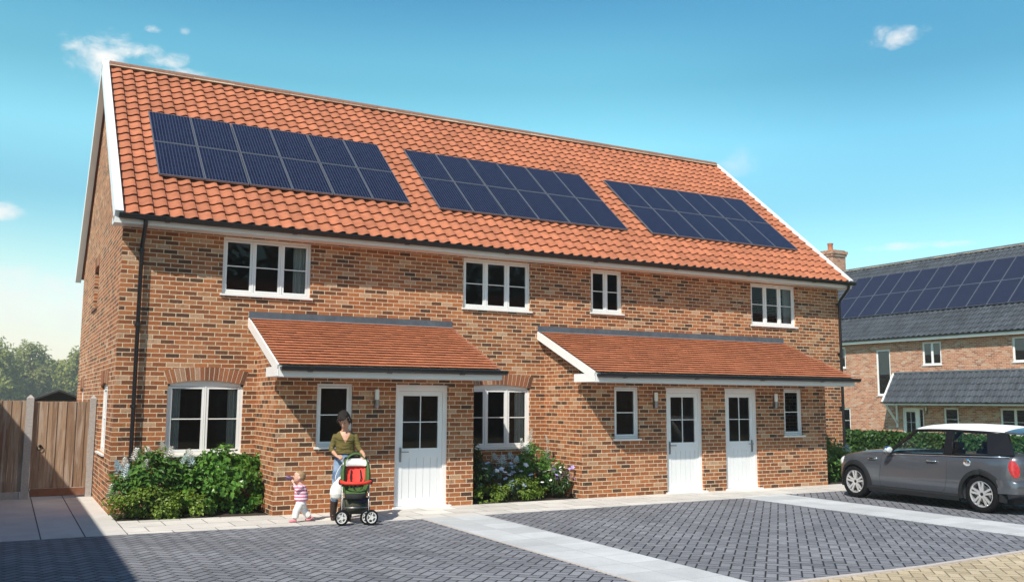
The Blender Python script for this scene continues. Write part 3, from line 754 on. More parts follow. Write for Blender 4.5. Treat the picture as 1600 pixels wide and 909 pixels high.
for a0, e0, sa, se, k in ((.062,.336,.038,.029,1.0), (.102,.345,.040,.011,.95), (.134,.344,.017,.010,.75), (.153,.328,.032,.010,.75), (.186,.322,.034,.008,.55), (.114,.370,.011,.005,.7), (.143,.372,.008,.005,.5),
                          (.913,.364,.034,.013,.9), (.93,.157,.075,.005,.55), (.748,.250,.03,.02,.32), (-.014,.178,.022,.010,.8), (.0,.10,.12,.035,.5), (.05,.09,.05,.03,.4)):
    u = t.m('DIVIDE', t.m('SUBTRACT', az, a0), sa); v = t.m('DIVIDE', t.m('SUBTRACT', elv, e0), se)
    g_ = t.m('SUBTRACT', 1, t.m('ADD', t.m('MULTIPLY', u, u), t.m('MULTIPLY', v, v)))
    dd = t.smooth(t.m('ADD', g_, t.m('MULTIPLY', t.m('SUBTRACT', nz1, .5), 3.6)), .05, 1.5)
    dd = t.m('MULTIPLY', dd, t.m('MULTIPLY', t.smooth(g_, -.9, .2), k))
    dens = dd if dens is None else t.m('MAXIMUM', dens, dd)
c = t.mix(dens, c, t.mix(nz2, (8.5,8.6,8.6), (9.1,8.9,8.5)))
SKYNT, SKYC = t, c

# ------------------------------------------------------------------ garden gate and fence
def wood_mat():
    t = NT('weathered fence boards'); o = t.tc(); x = t.xyz(o)
    g = t.n('ShaderNodeNewGeometry')
    st = t.n('ShaderNodeMapping'); t.put(st.inputs[0], o); st.inputs['Scale'].default_value = (14, 14, 1.1)
    n = t.noise(st.outputs[0], 2.2, 5, .65, .6)
    c = t.mix(g.outputs['Random Per Island'], (.22,.135,.085), (.35,.235,.155))
    c = t.mix(1, c, t.ramp(n, [(.25, .62), (.75, 1.3)]), 'MULTIPLY')
    n2 = t.noise(st.outputs[0], 1.0, 4, .6, .4)
    c = t.mix(t.m('MULTIPLY', t.smooth(n2, .46, .66), .65), c, (.46,.38,.31))
    return t.out(t.bsdf(c, .85, 0, .2, t.bump(n, .5, .004)))
M['wood'] = wood_mat()
M['iron'] = simple('black iron', (.01,.01,.01), .45, .6)
M['brownrail'] = simple('stained brown rail', (.22,.095,.05), .8, var=.2, nscale=9)
YF_ = 3.23
def boards(mb, x0, x1, z0, z1, n, y=YF_):
    w = (x1-x0)/n
    for k in range(n):
        a = x0+k*w+.0005; b = a+w-.001; j = (R.random()-.5)*.004 + (.009 if k % 2 else 0)
        mb.add([(a,y+j,z0),(b,y+j-.006,z0),(b,y+.02,z0),(a,y+.02,z0),(a,y+j,z1+R.random()*.006),(b,y+j-.006,z1),(b,y+.02,z1),(a,y+.02,z1)], [(0,3,2,1),(4,5,6,7),(0,1,5,4),(1,2,6,5),(2,3,7,6),(3,0,4,7)])
def post(x, y, label, w=.13, h=1.99):
    p = MB(); a = w/2
    p.loft([[(x-a,y-a,z),(x+a,y-a,z),(x+a,y+a,z),(x-a,y+a,z)] for z in (-.05, h-.06)] + [[(x-.01,y-.01,h),(x+.01,y-.01,h),(x+.01,y+.01,h),(x-.01,y+.01,h)]])
    o = p.build('fence_post', M['concrete']); tag(o, label, 'post', 'concrete fence posts')
g = root('garden_gate', (-.6,YF_,0), 'tall brown boarded garden gate with black ring latch beside the house', 'gate')
b = MB(); boards(b, -.522, .478, .19, 1.865, 12, 0); b.build('board_panel', M['wood'], g)
b = MB(); b.box(-.50,.47,-.018,.022,.035,.185); b.build('bottom_rail', M['brownrail'], g)
b = MB(); [b.box(-.50,.47,.036,.06,z,z+.09) for z in (.3,1.6)]; b.beam((-.48,.075,.38),(.45,.075,1.58),.03,.03,up=(0,1,0)); b.build('rear_brace', M['wood'], g)
b = MB(); b.lathe([(.001,-.012),(.028,-.012),(.03,0),(.001,0)], 12, (-.37,-.008,1.0), 'y')
b.tube([(-.37+.045*math.sin(q),-.028,.965+.045*math.cos(q)) for q in [2*PI*i/16 for i in range(17)]], .008, 6, False); b.build('ring_latch', M['iron'], g, angle=40)
f = root('boarded_fence', (-2.2,YF_,0), 'brown boarded fence panel on concrete gravel board left of the gate', 'fence')
b = MB(); boards(b, -.9, .944, .135, 1.88, 22, 0); b.build('board_panel', M['wood'], f)
b = MB(); b.box(-.9,.93,-.02,.03,0,.13); b.build('gravel_board', M['concrete'], f)
post(-1.19, YF_, 'speckled concrete post between gate and fence panel'); post(-.07, YF_, 'narrow concrete post between gate and brick house wall', .11); post(-3.2, YF_, 'concrete post at the far left end of the fence panel')

# sheds beyond the fence
M['darkwood'] = simple('dark stained shed boards', (.03,.022,.016), .9, var=.2)
M['felt'] = simple('dark roof felt', (.035,.03,.027), .9, var=.2)
M['greyfelt'] = simple('pale grey roof sheet', (.42,.38,.37), .8, var=.1)
def shed(x, y, w, dp, hw, hr, roofm, label):
    s = root('garden_shed', (x,y,0), label, 'shed')
    b = MB()
    prof = [(-w/2,-.04),(w/2,-.04),(w/2,hw),(0,hr-.06),(-w/2,hw)]
    b.prism(prof, lambda p: (p[0],0,p[1]), lambda p: (p[0],dp,p[1])); b.build('wall', M['darkwood'], s)
    r = MB(); e = .16; sl = (hr-hw)/(w/2)
    for sg in (-1, 1):
        q = [(0,hr-.05),(sg*(w/2+e),hw-sl*e-.05),(sg*(w/2+e),hw-sl*e+.01),(0,hr+.01)]
        r.prism(q, lambda p: (p[0],-.2,p[1]), lambda p: (p[0],dp+.2,p[1]))
    r.build('roof', roofm, s)
    d_ = MB(); d_.box(-.38,.38,-.02,-.001,.02,1.5); d_.build('door', M['brownrail'], s)
shed(-.12, 16, 2.3, 2.6, 1.74, 2.2, M['felt'], 'wooden shed with dark felt roof peeping over the gate')
shed(-3.0, 16.5, 2.5, 2.6, 1.72, 2.5, M['greyfelt'], 'shed with pale grey roof behind the left fence panel')

# ------------------------------------------------------------------ foliage
def leaf(mb, p, n, d, L, Wd, fold=.25):
    """leaf of 4 triangles: base p, normal n, direction d"""
    x = d.cross(n).normalized(); n2 = x.cross(d)
    mid = p + d*(L*.45); up = n2*(Wd*fold)
    mb.add([p, mid-x*(Wd/2)+up, p+d*L-up*.6, mid+x*(Wd/2)+up, mid], [(0,4,1),(1,4,2),(0,3,4),(4,3,2)])
def rv():
    while True:
        v = V((R.uniform(-1,1), R.uniform(-1,1), R.uniform(-1,1)))
        if .05 < v.length < 1: return v.normalized()
def bush(mb, c, r, n, L, Wd, clumps=18, shell=.55, droop=.2, up=.5, floor=.02, zmin=-1):
    """leaf clusters through an ellipsoid"""
    c = V(c); C = []
    for k in range(clumps):
        v = rv(); v.z = max(v.z, zmin)
        q = R.uniform(shell, 1)**.6
        C.append((V((v.x*r[0]*q, v.y*r[1]*q, v.z*r[2]*q)), R.uniform(.24,.42)))
    for k in range(n):
        cc, rr = R.choice(C); v = rv()*(R.random()**.4)
        p = c + cc + V((v.x*r[0]*rr, v.y*r[1]*rr, v.z*r[2]*rr))
        if p.z < floor: continue
        outw = V(((p.x-c.x)/r[0], (p.y-c.y)/r[1], (p.z-c.z)/r[2]+.001)).normalized()
        nrm = (outw + V((0,0,up)) + rv()*.7).normalized()
        d = (outw*.6 + rv()*.8 - V((0,0,droop))).normalized()
        d = (d - nrm*d.dot(nrm)*.7).normalized()
        s = R.uniform(.7,1.25); leaf(mb, p, nrm, d, L*s, Wd*s)
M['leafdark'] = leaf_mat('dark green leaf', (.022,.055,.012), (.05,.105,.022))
M['leafmid'] = leaf_mat('mid green leaf', (.048,.13,.022), (.13,.25,.05), .35)
M['leafivy'] = leaf_mat('ivy leaf', (.042,.135,.018), (.145,.29,.048), .3)
M['leaflime'] = leaf_mat('yellow green leaf', (.085,.15,.018), (.20,.28,.04))
M['leafgrey'] = leaf_mat('blue green leaf', (.05,.10,.07), (.10,.16,.10))
M['leaftree'] = leaf_mat('tree leaf', (.19,.21,.045), (.33,.33,.09), .6, .3)
M['leaftree2'] = leaf_mat('grey green tree leaf', (.23,.24,.08), (.34,.34,.13), .6, .3)
M['leafhedge'] = leaf_mat('hedge leaf', (.018,.06,.010), (.055,.13,.02))
M['bark'] = simple('bark', (.10,.075,.05), .9, var=.35, nscale=12, bump=.6)
M['stem'] = simple('green brown stem', (.07,.07,.025), .8, var=.2)
M['petalwhite'] = simple('white petals', (.75,.76,.72), .6, var=.06)
M['petalblue'] = simple('pale blue petals', (.45,.55,.78), .6, var=.12)
M['petalviolet'] = simple('violet petals', (.38,.28,.62), .6, var=.15)
M['petalice'] = simple('ice blue white petals', (.58,.70,.74), .6, var=.08)
def stems(mb, c, pts, r=.008):
    for p in pts:
        p = V(p); b0 = V((c[0]+(p.x-c[0])*.25, c[1]+(p.y-c[1])*.25, 0.0)); mid = (b0+p)/2 + V((R.uniform(-.04,.04), R.uniform(-.04,.04), .05))
        mb.tube([b0, mid, p], [r*1.4, r, r*.5], 5)
def spike_mesh(h=.2, r=.03, n=46):
    mb = MB()
    for k in range(n):
        z = h*k/n; a = k*2.4; rr = r*(1-.75*k/n)
        p = V((rr*.5*math.cos(a), rr*.5*math.sin(a), z)); d = V((math.cos(a), math.sin(a), .5)).normalized()
        leaf(mb, p, V((0,0,1)), d, rr*1.5+.010, .034)
    return mb
def blossom_mesh(r=.03):
    mb = MB()
    for k in range(5):
        a = 2*PI*k/5; d = V((math.cos(a), math.sin(a), .35)).normalized(); leaf(mb, V((0,0,0)), V((0,0,1)), d, r, r*.9, .1)
    return mb
def put_flowers(parent, base, name, mesh_o, mat, pts, first=[None], rot=True):
    me = None
    for p in pts:
        if me is None:
            o = mesh_o.build(name, mat, parent); me = o.data
        else:
            o = bpy.data.objects.new(name, me); col.objects.link(o); o.parent = parent
        o.location = V(p) - V(base)
        o.rotation_euler = (R.uniform(-.35,.35)+(.5 if rot else 0), R.uniform(-.35,.35), R.uniform(0,6))
        s = R.uniform(.8,1.2); o.scale = (s,s,s)
def shrub(name, base, label, leafm, bushes, group, stem_n=12, cat='shrub'):
    o = root(name, base, label, cat, group)
    f = MB()
    for c, r, n, L, Wd, kw in bushes: bush(f, V(c)-V(base), r, n, L, Wd, floor=.012, **kw)
    f.build('foliage', M[leafm], o)
    s = MB(); pts = []
    c, r = bushes[0][0], bushes[0][1]
    for k in range(stem_n):
        v = rv(); pts.append((V(c)-V(base)) + V((v.x*r[0]*.75, v.y*r[1]*.75, abs(v.z)*r[2]*.7)))
    stems(s, (0,0,0), pts); s.build('stems', M['stem'], o, smooth=True)
    return o
G1s = 'plants in the bed under the left window'
b1 = (.66,-.46,0)
s1 = shrub('flowering_shrub', b1, 'glossy green shrub with white flower spikes beside the left downpipe', 'leafmid',
   [((.62,-.50,.58),(.52,.34,.42),1500,.12,.05,dict(clumps=26, up=.7)), ((1.15,-.40,.45),(.36,.26,.40),600,.11,.045,dict(clumps=14, up=.7)), ((.92,-.40,.80),(.30,.24,.30),560,.12,.05,dict(clumps=12, up=.7)), ((.30,-.62,.40),(.34,.28,.34),380,.11,.045,dict(clumps=10))], G1s)
put_flowers(s1, b1, 'flower_spike', spike_mesh(.2,.06), M['petalwhite'], [(.18,-.55,.80),(.36,-.48,.88),(.56,-.42,.92),(.80,-.36,1.03),(.88,-.42,.92),(1.22,-.5,.86),(.45,-.75,.78),(.02,-.66,.32)], rot=False)
put_flowers(s1, b1, 'flower_spike', spike_mesh(.22,.04), M['petalice'], [(.10,-.66,.72),(1.22,-.62,.80),(.16,-.70,.62),(1.05,-.62,.84)], rot=True)
s2 = shrub('ivy_shrub', (1.72,-.56,0), 'ivy-like bright green shrub in the corner against the first porch wall', 'leafivy',
   [((1.70,-.58,.52),(.62,.42,.46),2700,.085,.075,dict(clumps=34, up=.35, droop=.5)), ((1.92,-.42,.84),(.42,.28,.26),700,.08,.07,dict(clumps=16, droop=.4)), ((1.36,-.72,.36),(.34,.3,.33),520,.085,.07,dict(clumps=12, droop=.4)), ((2.1,-.8,.32),(.24,.32,.32),420,.08,.07,dict(clumps=10, droop=.4))], G1s, 22)
shrub('groundcover_shrub', (.72,-.92,0), 'low yellow-green groundcover spilling over the slabs below the flower spikes', 'leaflime',
   [((.50,-.90,.20),(.58,.26,.27),1500,.06,.045,dict(clumps=36, up=.9)), ((1.10,-1.0,.16),(.42,.24,.24),800,.06,.045,dict(clumps=22, up=.9)), ((.18,-.8,.18),(.26,.28,.24),500,.06,.045,dict(clumps=12, up=.9))], G1s, 6, cat='plant')
G2s = 'plants in the bed between the porches'
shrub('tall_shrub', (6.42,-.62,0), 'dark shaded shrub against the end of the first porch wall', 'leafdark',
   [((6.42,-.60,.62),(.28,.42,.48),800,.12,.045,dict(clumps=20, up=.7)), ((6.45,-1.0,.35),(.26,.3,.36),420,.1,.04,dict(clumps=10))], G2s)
b4 = (7.0,-.85,0)
s4 = shrub('blue_flowered_shrub', b4, 'leafy shrub dotted with pale blue flowers in the middle of the second bed', 'leafgrey',
   [((7.0,-.80,.42),(.52,.42,.34),1000,.09,.035,dict(clumps=26, up=.7))], G2s)
put_flowers(s4, b4, 'flower', blossom_mesh(.06), M['petalblue'], [(7.0+R.uniform(-.55,.55), -.80-R.uniform(.05,.48), .42+R.uniform(-.15,.33)) for k in range(30)])
put_flowers(s4, b4, 'flower_spike', spike_mesh(.17,.06), M['petalice'], [(6.98,-.75,.74),(7.05,-.85,.66),(7.36,-.70,.75),(7.42,-.76,.68),(7.8,-.6,.84)], rot=False)
s5 = shrub('white_spiked_shrub', (7.95,-.62,0), 'tall leafy shrub with white flower spikes beside the second porch wall', 'leafmid',
   [((7.92,-.58,.62),(.36,.36,.42),900,.13,.045,dict(clumps=24, up=.7)), ((8.15,-.75,.5),(.28,.32,.34),420,.12,.045,dict(clumps=12))], G2s)
put_flowers(s5, (7.95,-.62,0), 'flower_spike', spike_mesh(.24,.035), M['petalwhite'], [(7.98,-.35,1.08),(8.28,-.62,1.04),(7.72,-.55,.88),(7.86,-.52,.95),(8.1,-.9,.72)], rot=False)
s6 = shrub('violet_flowered_shrub', (8.22,-1.06,0), 'small shrub with violet and white flowers at the front corner of the second porch', 'leafdark',
   [((8.20,-1.05,.36),(.30,.26,.30),650,.075,.03,dict(clumps=16, up=.7))], G2s)
put_flowers(s6, (8.22,-1.06,0), 'flower', blossom_mesh(.045), M['petalviolet'], [(8.22+R.uniform(-.28,.28), -1.12-R.uniform(.05,.2), .45+R.uniform(-.1,.2)) for k in range(16)])
put_flowers(s6, (8.22,-1.06,0), 'flower', blossom_mesh(.045), M['petalwhite'], [(8.0+R.uniform(-.4,.4), -1.12-R.uniform(.05,.2), .42+R.uniform(-.15,.2)) for k in range(14)])
shrub('groundcover_shrub', (7.3,-1.22,0), 'low lime green groundcover at the front edge of the second bed', 'leaflime',
   [((7.25,-1.16,.20),(.52,.24,.24),1400,.055,.04,dict(clumps=34, up=.9)), ((6.6,-1.22,.14),(.35,.2,.2),600,.055,.04,dict(clumps=16, up=.9))], G2s, 6, cat='plant')
s7 = shrub('corner_shrub', (16.4,-.85,0), 'leafy green shrub between the second porch and the front of the grey car', 'leafmid',
   [((16.1,-.80,.5),(.52,.42,.5),1100,.12,.05,dict(clumps=26, up=.7)), ((16.9,-.7,.4),(.5,.4,.42),700,.12,.05,dict(clumps=16))], None)
put_flowers(s7, (16.4,-.85,0), 'flower_spike', spike_mesh(.17,.05), M['petalice'], [(16.0,-.85,.95),(16.5,-.95,.72),(16.7,-1.0,.7)], rot=False)

# clipped hedge
hd = root('clipped_hedge', (22.6,2,-.08), 'long clipped dark green hedge behind the grey car', 'hedge')
f = MB()
for k in range(15000):
    y = R.uniform(-8.5,6.5); q = R.random(); e = R.uniform(-.07,.05)
    if q < .52: p = V((-.5+e*.8, y, R.uniform(.02,1.06))); n_ = V((-1,0,.3))
    elif q < .86: p = V((R.uniform(-.5,.5), y, 1.06+e*.7)); n_ = V((0,0,1))
    elif q < .93: p = V((R.uniform(-.5,.5), -8.5+e, R.uniform(0,1.06))); n_ = V((0,-1,.3))
    else: p = V((.5-e, y, R.uniform(.02,1.06))); n_ = V((1,0,.3))
    n_ = (n_ + rv()*.8).normalized(); d_ = rv(); d_ = (d_ - n_*d_.dot(n_)).normalized(); s = R.uniform(.7,1.2)
    leaf(f, p, n_, d_, .12*s, .075*s)
f.build('foliage', M['leafhedge'], hd)
f = MB(); f.box(-.44,.44,-8.42,6.42,0,.99); f.build('branch_core', M['leafdark'], hd)

# trees beyond the gardens
def tree(x, y, h, w, label, leafm='leaftree', n=4600, size=.85):
    o = root('broadleaf_tree', (x,y,0), label, 'tree', 'trees beyond the fence')
    tr = MB(); tr.tube([(0,0,-.3),(.1,0,h*.2),(-.05,.1,h*.45),(.1,.1,h*.75)], [.28*h/9,.22*h/9,.15*h/9,.05], 8)
    for k in range(7):
        a = k*2.4; z = h*(.25+.06*k); tr.tube([(0,0,z),(math.cos(a)*w*.3,math.sin(a)*w*.3,z+h*.1),(math.cos(a)*w*.6,math.sin(a)*w*.6,z+h*.2)], [.1*h/9,.06*h/9,.02], 6)
    tr.build('trunk', M['bark'], o, smooth=True)
    c = MB(); 
    bush(c, (0,0,h*.52), (w,w*.9,h*.48), n, size, size*.62, clumps=46, shell=.3, up=.4, floor=.5)
    bush(c, (w*.25,0,h*.30), (w*1.05,w*.9,h*.28), n//2, size, size*.62, clumps=24, shell=.3, up=.4, floor=.3)
    c.build('crown', M[leafm], o)
tree(-5.4, 210, 15.6, 6.2, 'tallest pale green tree at the left edge beyond the fence')
tree(2.4, 222, 14.6, 5.4, 'grey green bushy tree second from the left above the fence', 'leaftree2')
tree(8.2, 236, 11.6, 5.4, 'lower rounded green tree in the dip of the tree line')
tree(13.8, 214, 13.0, 5.6, 'green tree showing beside the rear corner of the brick house', 'leaftree')
tree(20, 240, 14, 6, 'green tree mostly hidden behind the brick house', 'leaftree2')
tree(-16, 228, 18, 7, 'broad green tree beyond the far left of the fence', 'leaftree')

# ------------------------------------------------------------------ the houses round the court that the photo shows only as shade and reflections
def plain_house(label, loc, rz, Ln, D, wins, doors, he=5.0, pitch=.84, wallm='brick', roofm='pantile'):
    o = root('court_house', loc, label, 'house', 'houses round the court', rz)
    w = MB(); wall(w, FRONT(0), 0, Ln, 0, he, [q[:4] for q in wins]+[q for q in doors]); w.build('front_wall', M[wallm], o)
    hr = he+D/2*pitch
    for xx, P in ((0, LEFT(0)), (Ln, RIGHT(Ln))):
        w = MB(); wall(w, P, 0, D, 0, he); w.poly([(xx,0,he),(xx,D,he),(xx,D/2,hr-.02)]); w.build('gable_wall', M[wallm], o)
    w = MB(); wall(w, REAR(D), 0, Ln, 0, he); w.build('rear_wall', M[wallm], o)
    r = MB(); e = .35
    for sg, y0, y1 in ((1,-e,D/2),(-1,D+e,D/2)):
        z0 = he-e*pitch+.02; q = [(y0,z0),(y1,hr+.02),(y1,hr+.12),(y0,z0+.1)]
        fi = len(r.f); r.prism(q, lambda p: (-.15,p[0],p[1]), lambda p: (Ln+.15,p[0],p[1]))
        for k in range(6):
            if len(r.f[fi+k]) == 4: r.uv[fi+k] = [(0,0),(Ln*4,0),(Ln*4,20),(0,20)]
    r.build('roof', M[roofm], o)
    for q in wins: window(o, FRONT(0), *q[:4], q[4])
    for q in doors: front_door(o, FRONT(0), *q)
    f = MB(); f.box(-.1, Ln+.1, -.33, -.31, he-.28, he-.12); f.build('fascia', M['white'], o)
    gutter(o, -.15, Ln+.15, -.39, he-.15, .06, 5)
plain_house('brick house left of the driveway whose eaves shade the patio', (-4.54, -9.25, 0), PI/2, 12.3, 6.5, [(1.5,3,3.6,4.6,3),(6,7.5,3.6,4.6,3),(9.5,10.5,3.6,4.6,2),(1.3,3,1,2.1,2),(8.5,10,1,2.1,3)], [(5,6,0,2.15)])
ow_ = lambda s: [(s+1.5,s+3,3.7,4.75,3),(s+5,s+6,3.7,4.75,2),(s+1.3,s+2.9,1,2.15,3),(s+6.2,s+7.8,1,2.15,3)]
plain_house('brick terrace facing the court from across the road', (22, -31, 0), PI, 27, 8.5, ow_(0)+ow_(9)+ow_(18), [(4.2,5.2,0,2.15),(13.2,14.2,0,2.15),(22.2,23.2,0,2.15)])
plain_house('second brick terrace across the road opposite the porches', (52, -31, 0), PI, 27, 8.5, ow_(0)+ow_(9)+ow_(18), [(4.2,5.2,0,2.15),(13.2,14.2,0,2.15),(22.2,23.2,0,2.15)])
for k_, (x_, y_, h_) in enumerate(((-2,-52,14),(9,-55,16),(20,-50,15),(31,-54,17),(43,-51,15))):
    o_ = root('broadleaf_tree', (x_,y_,0), ['tall dark tree behind the first court terrace','tall broad tree rising over the court roofs','dark tree behind the gap between the court terraces','tallest tree behind the second court terrace','dark tree at the far end of the court'][k_], 'tree', 'trees behind the court houses')
    b = MB(); b.tube([(0,0,-.2),(.1,0,h_*.3),(0,.1,h_*.7)], [.35,.28,.08], 8); b.build('trunk', M['bark'], o_, smooth=True)
    b = MB(); bush(b, (0,0,h_*.58), (6.4,5,h_*.46), 3000, .95, .6, clumps=60, shell=.3, floor=.5); b.build('crown', M['leafdark'], o_)
hz = NT('thin summer haze'); pv = hz.n('ShaderNodeVolumePrincipled'); pv.inputs['Density'].default_value = HAZE; pv.inputs['Color'].default_value = (.97,.97,.94,1); pv.inputs['Anisotropy'].default_value = .3
oo = hz.n('ShaderNodeOutputMaterial'); hz.t.links.new(pv.outputs[0], oo.inputs['Volume'])
if HAZE > 0:
    b = MB(); b.box(-270,270,-130,330,-1.7,26); ho = b.build('haze', hz.mat); ho['kind'] = 'stuff'
t, c = SKYNT, SKYC
# ------------------------------------------------------------------ helpers that bake a modifier into the mesh
def bake(o):
    dg = bpy.context.evaluated_depsgraph_get(); ev = o.evaluated_get(dg)
    me = bpy.data.meshes.new_from_object(ev); old = o.data; o.modifiers.clear(); o.data = me; me.name = old.name
    bpy.data.meshes.remove(old)
    return o
def lerp(tab, x):
    if x <= tab[0][0]: return tab[0][1]
    for (a, p), (b, q) in zip(tab, tab[1:]):
        if x <= b:
            t_ = (x-a)/(b-a); t_ = t_*t_*(3-2*t_) if False else t_
            return p+(q-p)*t_
    return tab[-1][1]

# ------------------------------------------------------------------ the parked car  (local x to the rear, y to the far side)
M['paint'] = simple('grey metallic paint', (.078,.086,.102), .28, .35, var=.02, nscale=3, coat=1)
M['roofwhite'] = simple('white car roof', (.86,.86,.85), .5, var=.01)
M['plastic'] = simple('charcoal trim plastic', (.014,.015,.017), .75, spec=.2, var=.08)
M['tyre'] = simple('tyre rubber', (.008,.008,.009), .9, spec=.15, var=.15)
M['alloy'] = simple('silver alloy', (.62,.62,.63), .3, .6, var=.03)
M['gloss'] = simple('black gloss pillar', (.008,.008,.009), .3, spec=.3)
M['cabin'] = simple('dark cabin trim', (.015,.015,.018), .7)
M['redlamp'] = simple('red lamp lens', (.42,.025,.03), .25, coat=.5, var=.25, nscale=25)
M['lens'] = simple('clear lamp lens', (.75,.77,.78), .08, .2, var=.02)
M['amber'] = simple('amber lens', (.6,.22,.03), .2)
def tint_mat():
    t = NT('tinted car glass'); g = t.n('ShaderNodeBsdfGlossy'); g.inputs['Roughness'].default_value = .01
    tr = t.n('ShaderNodeBsdfTransparent'); tr.inputs[0].default_value = (.92,.98,.96,1)
    fr = t.n('ShaderNodeFresnel'); fr.inputs[0].default_value = 1.5
    mx = t.n('ShaderNodeMixShader'); t.t.links.new(t.m('MULTIPLY', fr.outputs[0], .8), mx.inputs[0]); t.t.links.new(tr.outputs[0], mx.inputs[1]); t.t.links.new(g.outputs[0], mx.inputs[2])
    return t.out(mx.outputs[0])
M['carglass'] = tint_mat()
car = root('parked_car', (13.709,-3.714,0), 'grey three-door hatchback with white roof parked on the drive at the right', 'car', rz=math.atan2(-.999,-.042))
CW = .93
ZT = [(-.68,.50),(-.655,.62),(-.60,.72),(-.48,.80),(-.3,.855),(0,.895),(.4,.93),(.75,.955),(1.3,.965),(2.2,.99),(3.0,1.015),(3.4,1.02),(3.5,1.0),(3.57,.88),(3.62,.66),(3.64,.5)]
ZB = [(-.68,.36),(-.62,.27),(-.45,.20),(0,.18),(2.9,.18),(3.3,.24),(3.55,.32),(3.64,.42)]
HW = [(-.68,.40),(-.64,.56),(-.58,.67),(-.45,.79),(-.25,.875),(0,.91),(.6,.925),(1.4,.93),(2.6,.93),(3.0,.92),(3.25,.88),(3.42,.80),(3.54,.68),(3.61,.55),(3.64,.42)]
CR = [(-.68,.01),(-.4,.05),(0,.075),(.7,.05),(.9,.0),(3.3,.0),(3.64,.01)]
FR = [(0,0,0),(.7,0,0),(.93,.04,.0),(.985,.15,0),(1,.38,0),(.995,.6,0),(.985,.72,0),(.965,.86,0),(.93,.95,0),(.86,1,.1),(.5,1,.75),(0,1,1)]
def bodysec(s, grow=0):
    zt, zb, hw, cr = lerp(ZT,s), lerp(ZB,s), lerp(HW,s)+grow, lerp(CR,s)
    half = [(hw*a, zb+(zt-zb)*b+cr*c_) for a, b, c_ in FR]
    ring = [(s, CW-w_, z) for w_, z in half] + [(s, CW+w_, z) for w_, z in reversed(half[1:-1])]
    return ring
def sidew(s, z):
    """lateral position of the near flank"""
    r = bodysec(s)[2:9]
    for p, q in zip(r, r[1:]):
        if p[2] <= z <= q[2]: return p[1]+(q[1]-p[1])*(z-p[2])/(q[2]-p[2])
    return r[-1][1] if z > r[-1][2] else r[0][1]
st = sorted(set([x for x, _ in ZT]+[x for x, _ in HW]+[i*.12 for i in range(-4, 29)]))
b = MB(); b.loft([bodysec(s) for s in st], True)
body = b.build('body', M['paint'], car)
cut = []
for s in (0, 2.87):
    for w0, w1 in ((-.2,.30),(1.56,2.06)):
        c_ = MB(); c_.lathe([(.358,w0),(.358,w1)], 40, (s,0,.315), 'y', caps=True); cut.append(c_.build('cutter', M['plastic'], car))
bpy.context.view_layer.update()
for c_ in cut:
    m_ = body.modifiers.new('cut', 'BOOLEAN'); m_.operation = 'DIFFERENCE'; m_.object = c_; m_.solver = 'EXACT'
bpy.context.view_layer.update(); bake(body)
for c_ in cut:
    me = c_.data; bpy.data.objects.remove(c_); bpy.data.meshes.remove(me)
body.data.polygons.foreach_set('use_smooth', [True]*len(body.data.polygons)); body.data.set_sharp_from_angle(angle=math.radians(38))
# arch flares and skirts
def flare(s, near=True):
    f = MB(); rings = []
    for k in range(29):
        a = math.radians(-14 + 208*k/28); ca, sa = math.cos(a), math.sin(a); ring = []
        for r, off in ((.354,.03),(.354,-.028),(.385,-.034),(.425,-.022),(.45,.03)):
            x = s+ca*r; z = max(.315+sa*r, .19); w_ = (CW-lerp(HW, x)) + off if abs(x-s) else 0
            w_ = max(w_, -.035)
            if sa < .1: w_ += 0
            ring.append((x, w_ if near else 2*CW-w_, z))
        rings.append(ring)
    f.loft(rings, True); return f
for s in (0, 2.87):
    for near in (True, False): flare(s, near).build('arch_flare', M['plastic'], car, angle=35)
for sg in (0, 1):
    f = MB(); f.loft([[(s, y if not sg else 2*CW-y, z) for y, z in ((.05,.16),(-.014,.175),(-.018,.25),(.01,.285),(.05,.285))] for s in (.40,1.4,2.45)]); f.build('side_skirt', M['plastic'], car)
def wheel(s, near):
    sg = 1 if near else -1; y0 = .025 if near else 2*CW-.025; T = lambda h: y0+sg*h
    r = MB()
    r.lathe([(.222,T(.0)),(.232,T(.004)),(.222,T(.012)),(.205,T(.016)),(.2,T(.16))], 36, (s,0,.322), 'y')
    r.lathe([(.001,T(.022)),(.052,T(.022)),(.062,T(.035)),(.06,T(.07)),(.001,T(.07))], 20, (s,0,.322), 'y')
    for k in range(5):
        for d_ in (-.20,.20):
            a = math.radians(90+72*k); a1 = a+d_*.95; a0 = a+d_*1.5
            p0 = V((s+.045*math.cos(a0), T(.03), .322+.045*math.sin(a0))); p1 = V((s+.214*math.cos(a1), T(.016), .322+.214*math.sin(a1)))
            r.beam(p0, p1, .036, .026, up=(0,1,0))
    o = r.build('wheel', M['alloy'], car, angle=40)
    t_ = MB(); t_.lathe([(.222,T(.004)),(.245,T(-.004)),(.29,T(-.006)),(.312,T(.008)),(.322,T(.03)),(.322,T(.17)),(.305,T(.2)),(.22,T(.2))], 40, (s,0,.322), 'y'); t_.build('tyre', M['tyre'], o, angle=50)
    t_ = MB(); t_.lathe([(.001,T(.075)),(.15,T(.075)),(.15,T(.09)),(.001,T(.09))], 28, (s,0,.322), 'y'); t_.build('brake_disc', M['steel'], o, angle=40)
    t_ = MB(); t_.lathe([(.001,T(.13)),(.198,T(.13))], 28, (s,0,.322), 'y'); t_.build('wheel_back', M['cabin'], o)
    t_ = MB(); t_.lathe([(.001,T(.016)),(.028,T(.016)),(.03,T(.024))], 16, (s,0,.322), 'y'); t_.build('hub_cap', M['gloss'], o)
for s in (0, 2.87):
    for near in (True, False): wheel(s, near)
u_ = MB(); u_.box(-.3,3.3,.28,1.58,.16,.7); u_.build('underbody', M['cabin'], car)
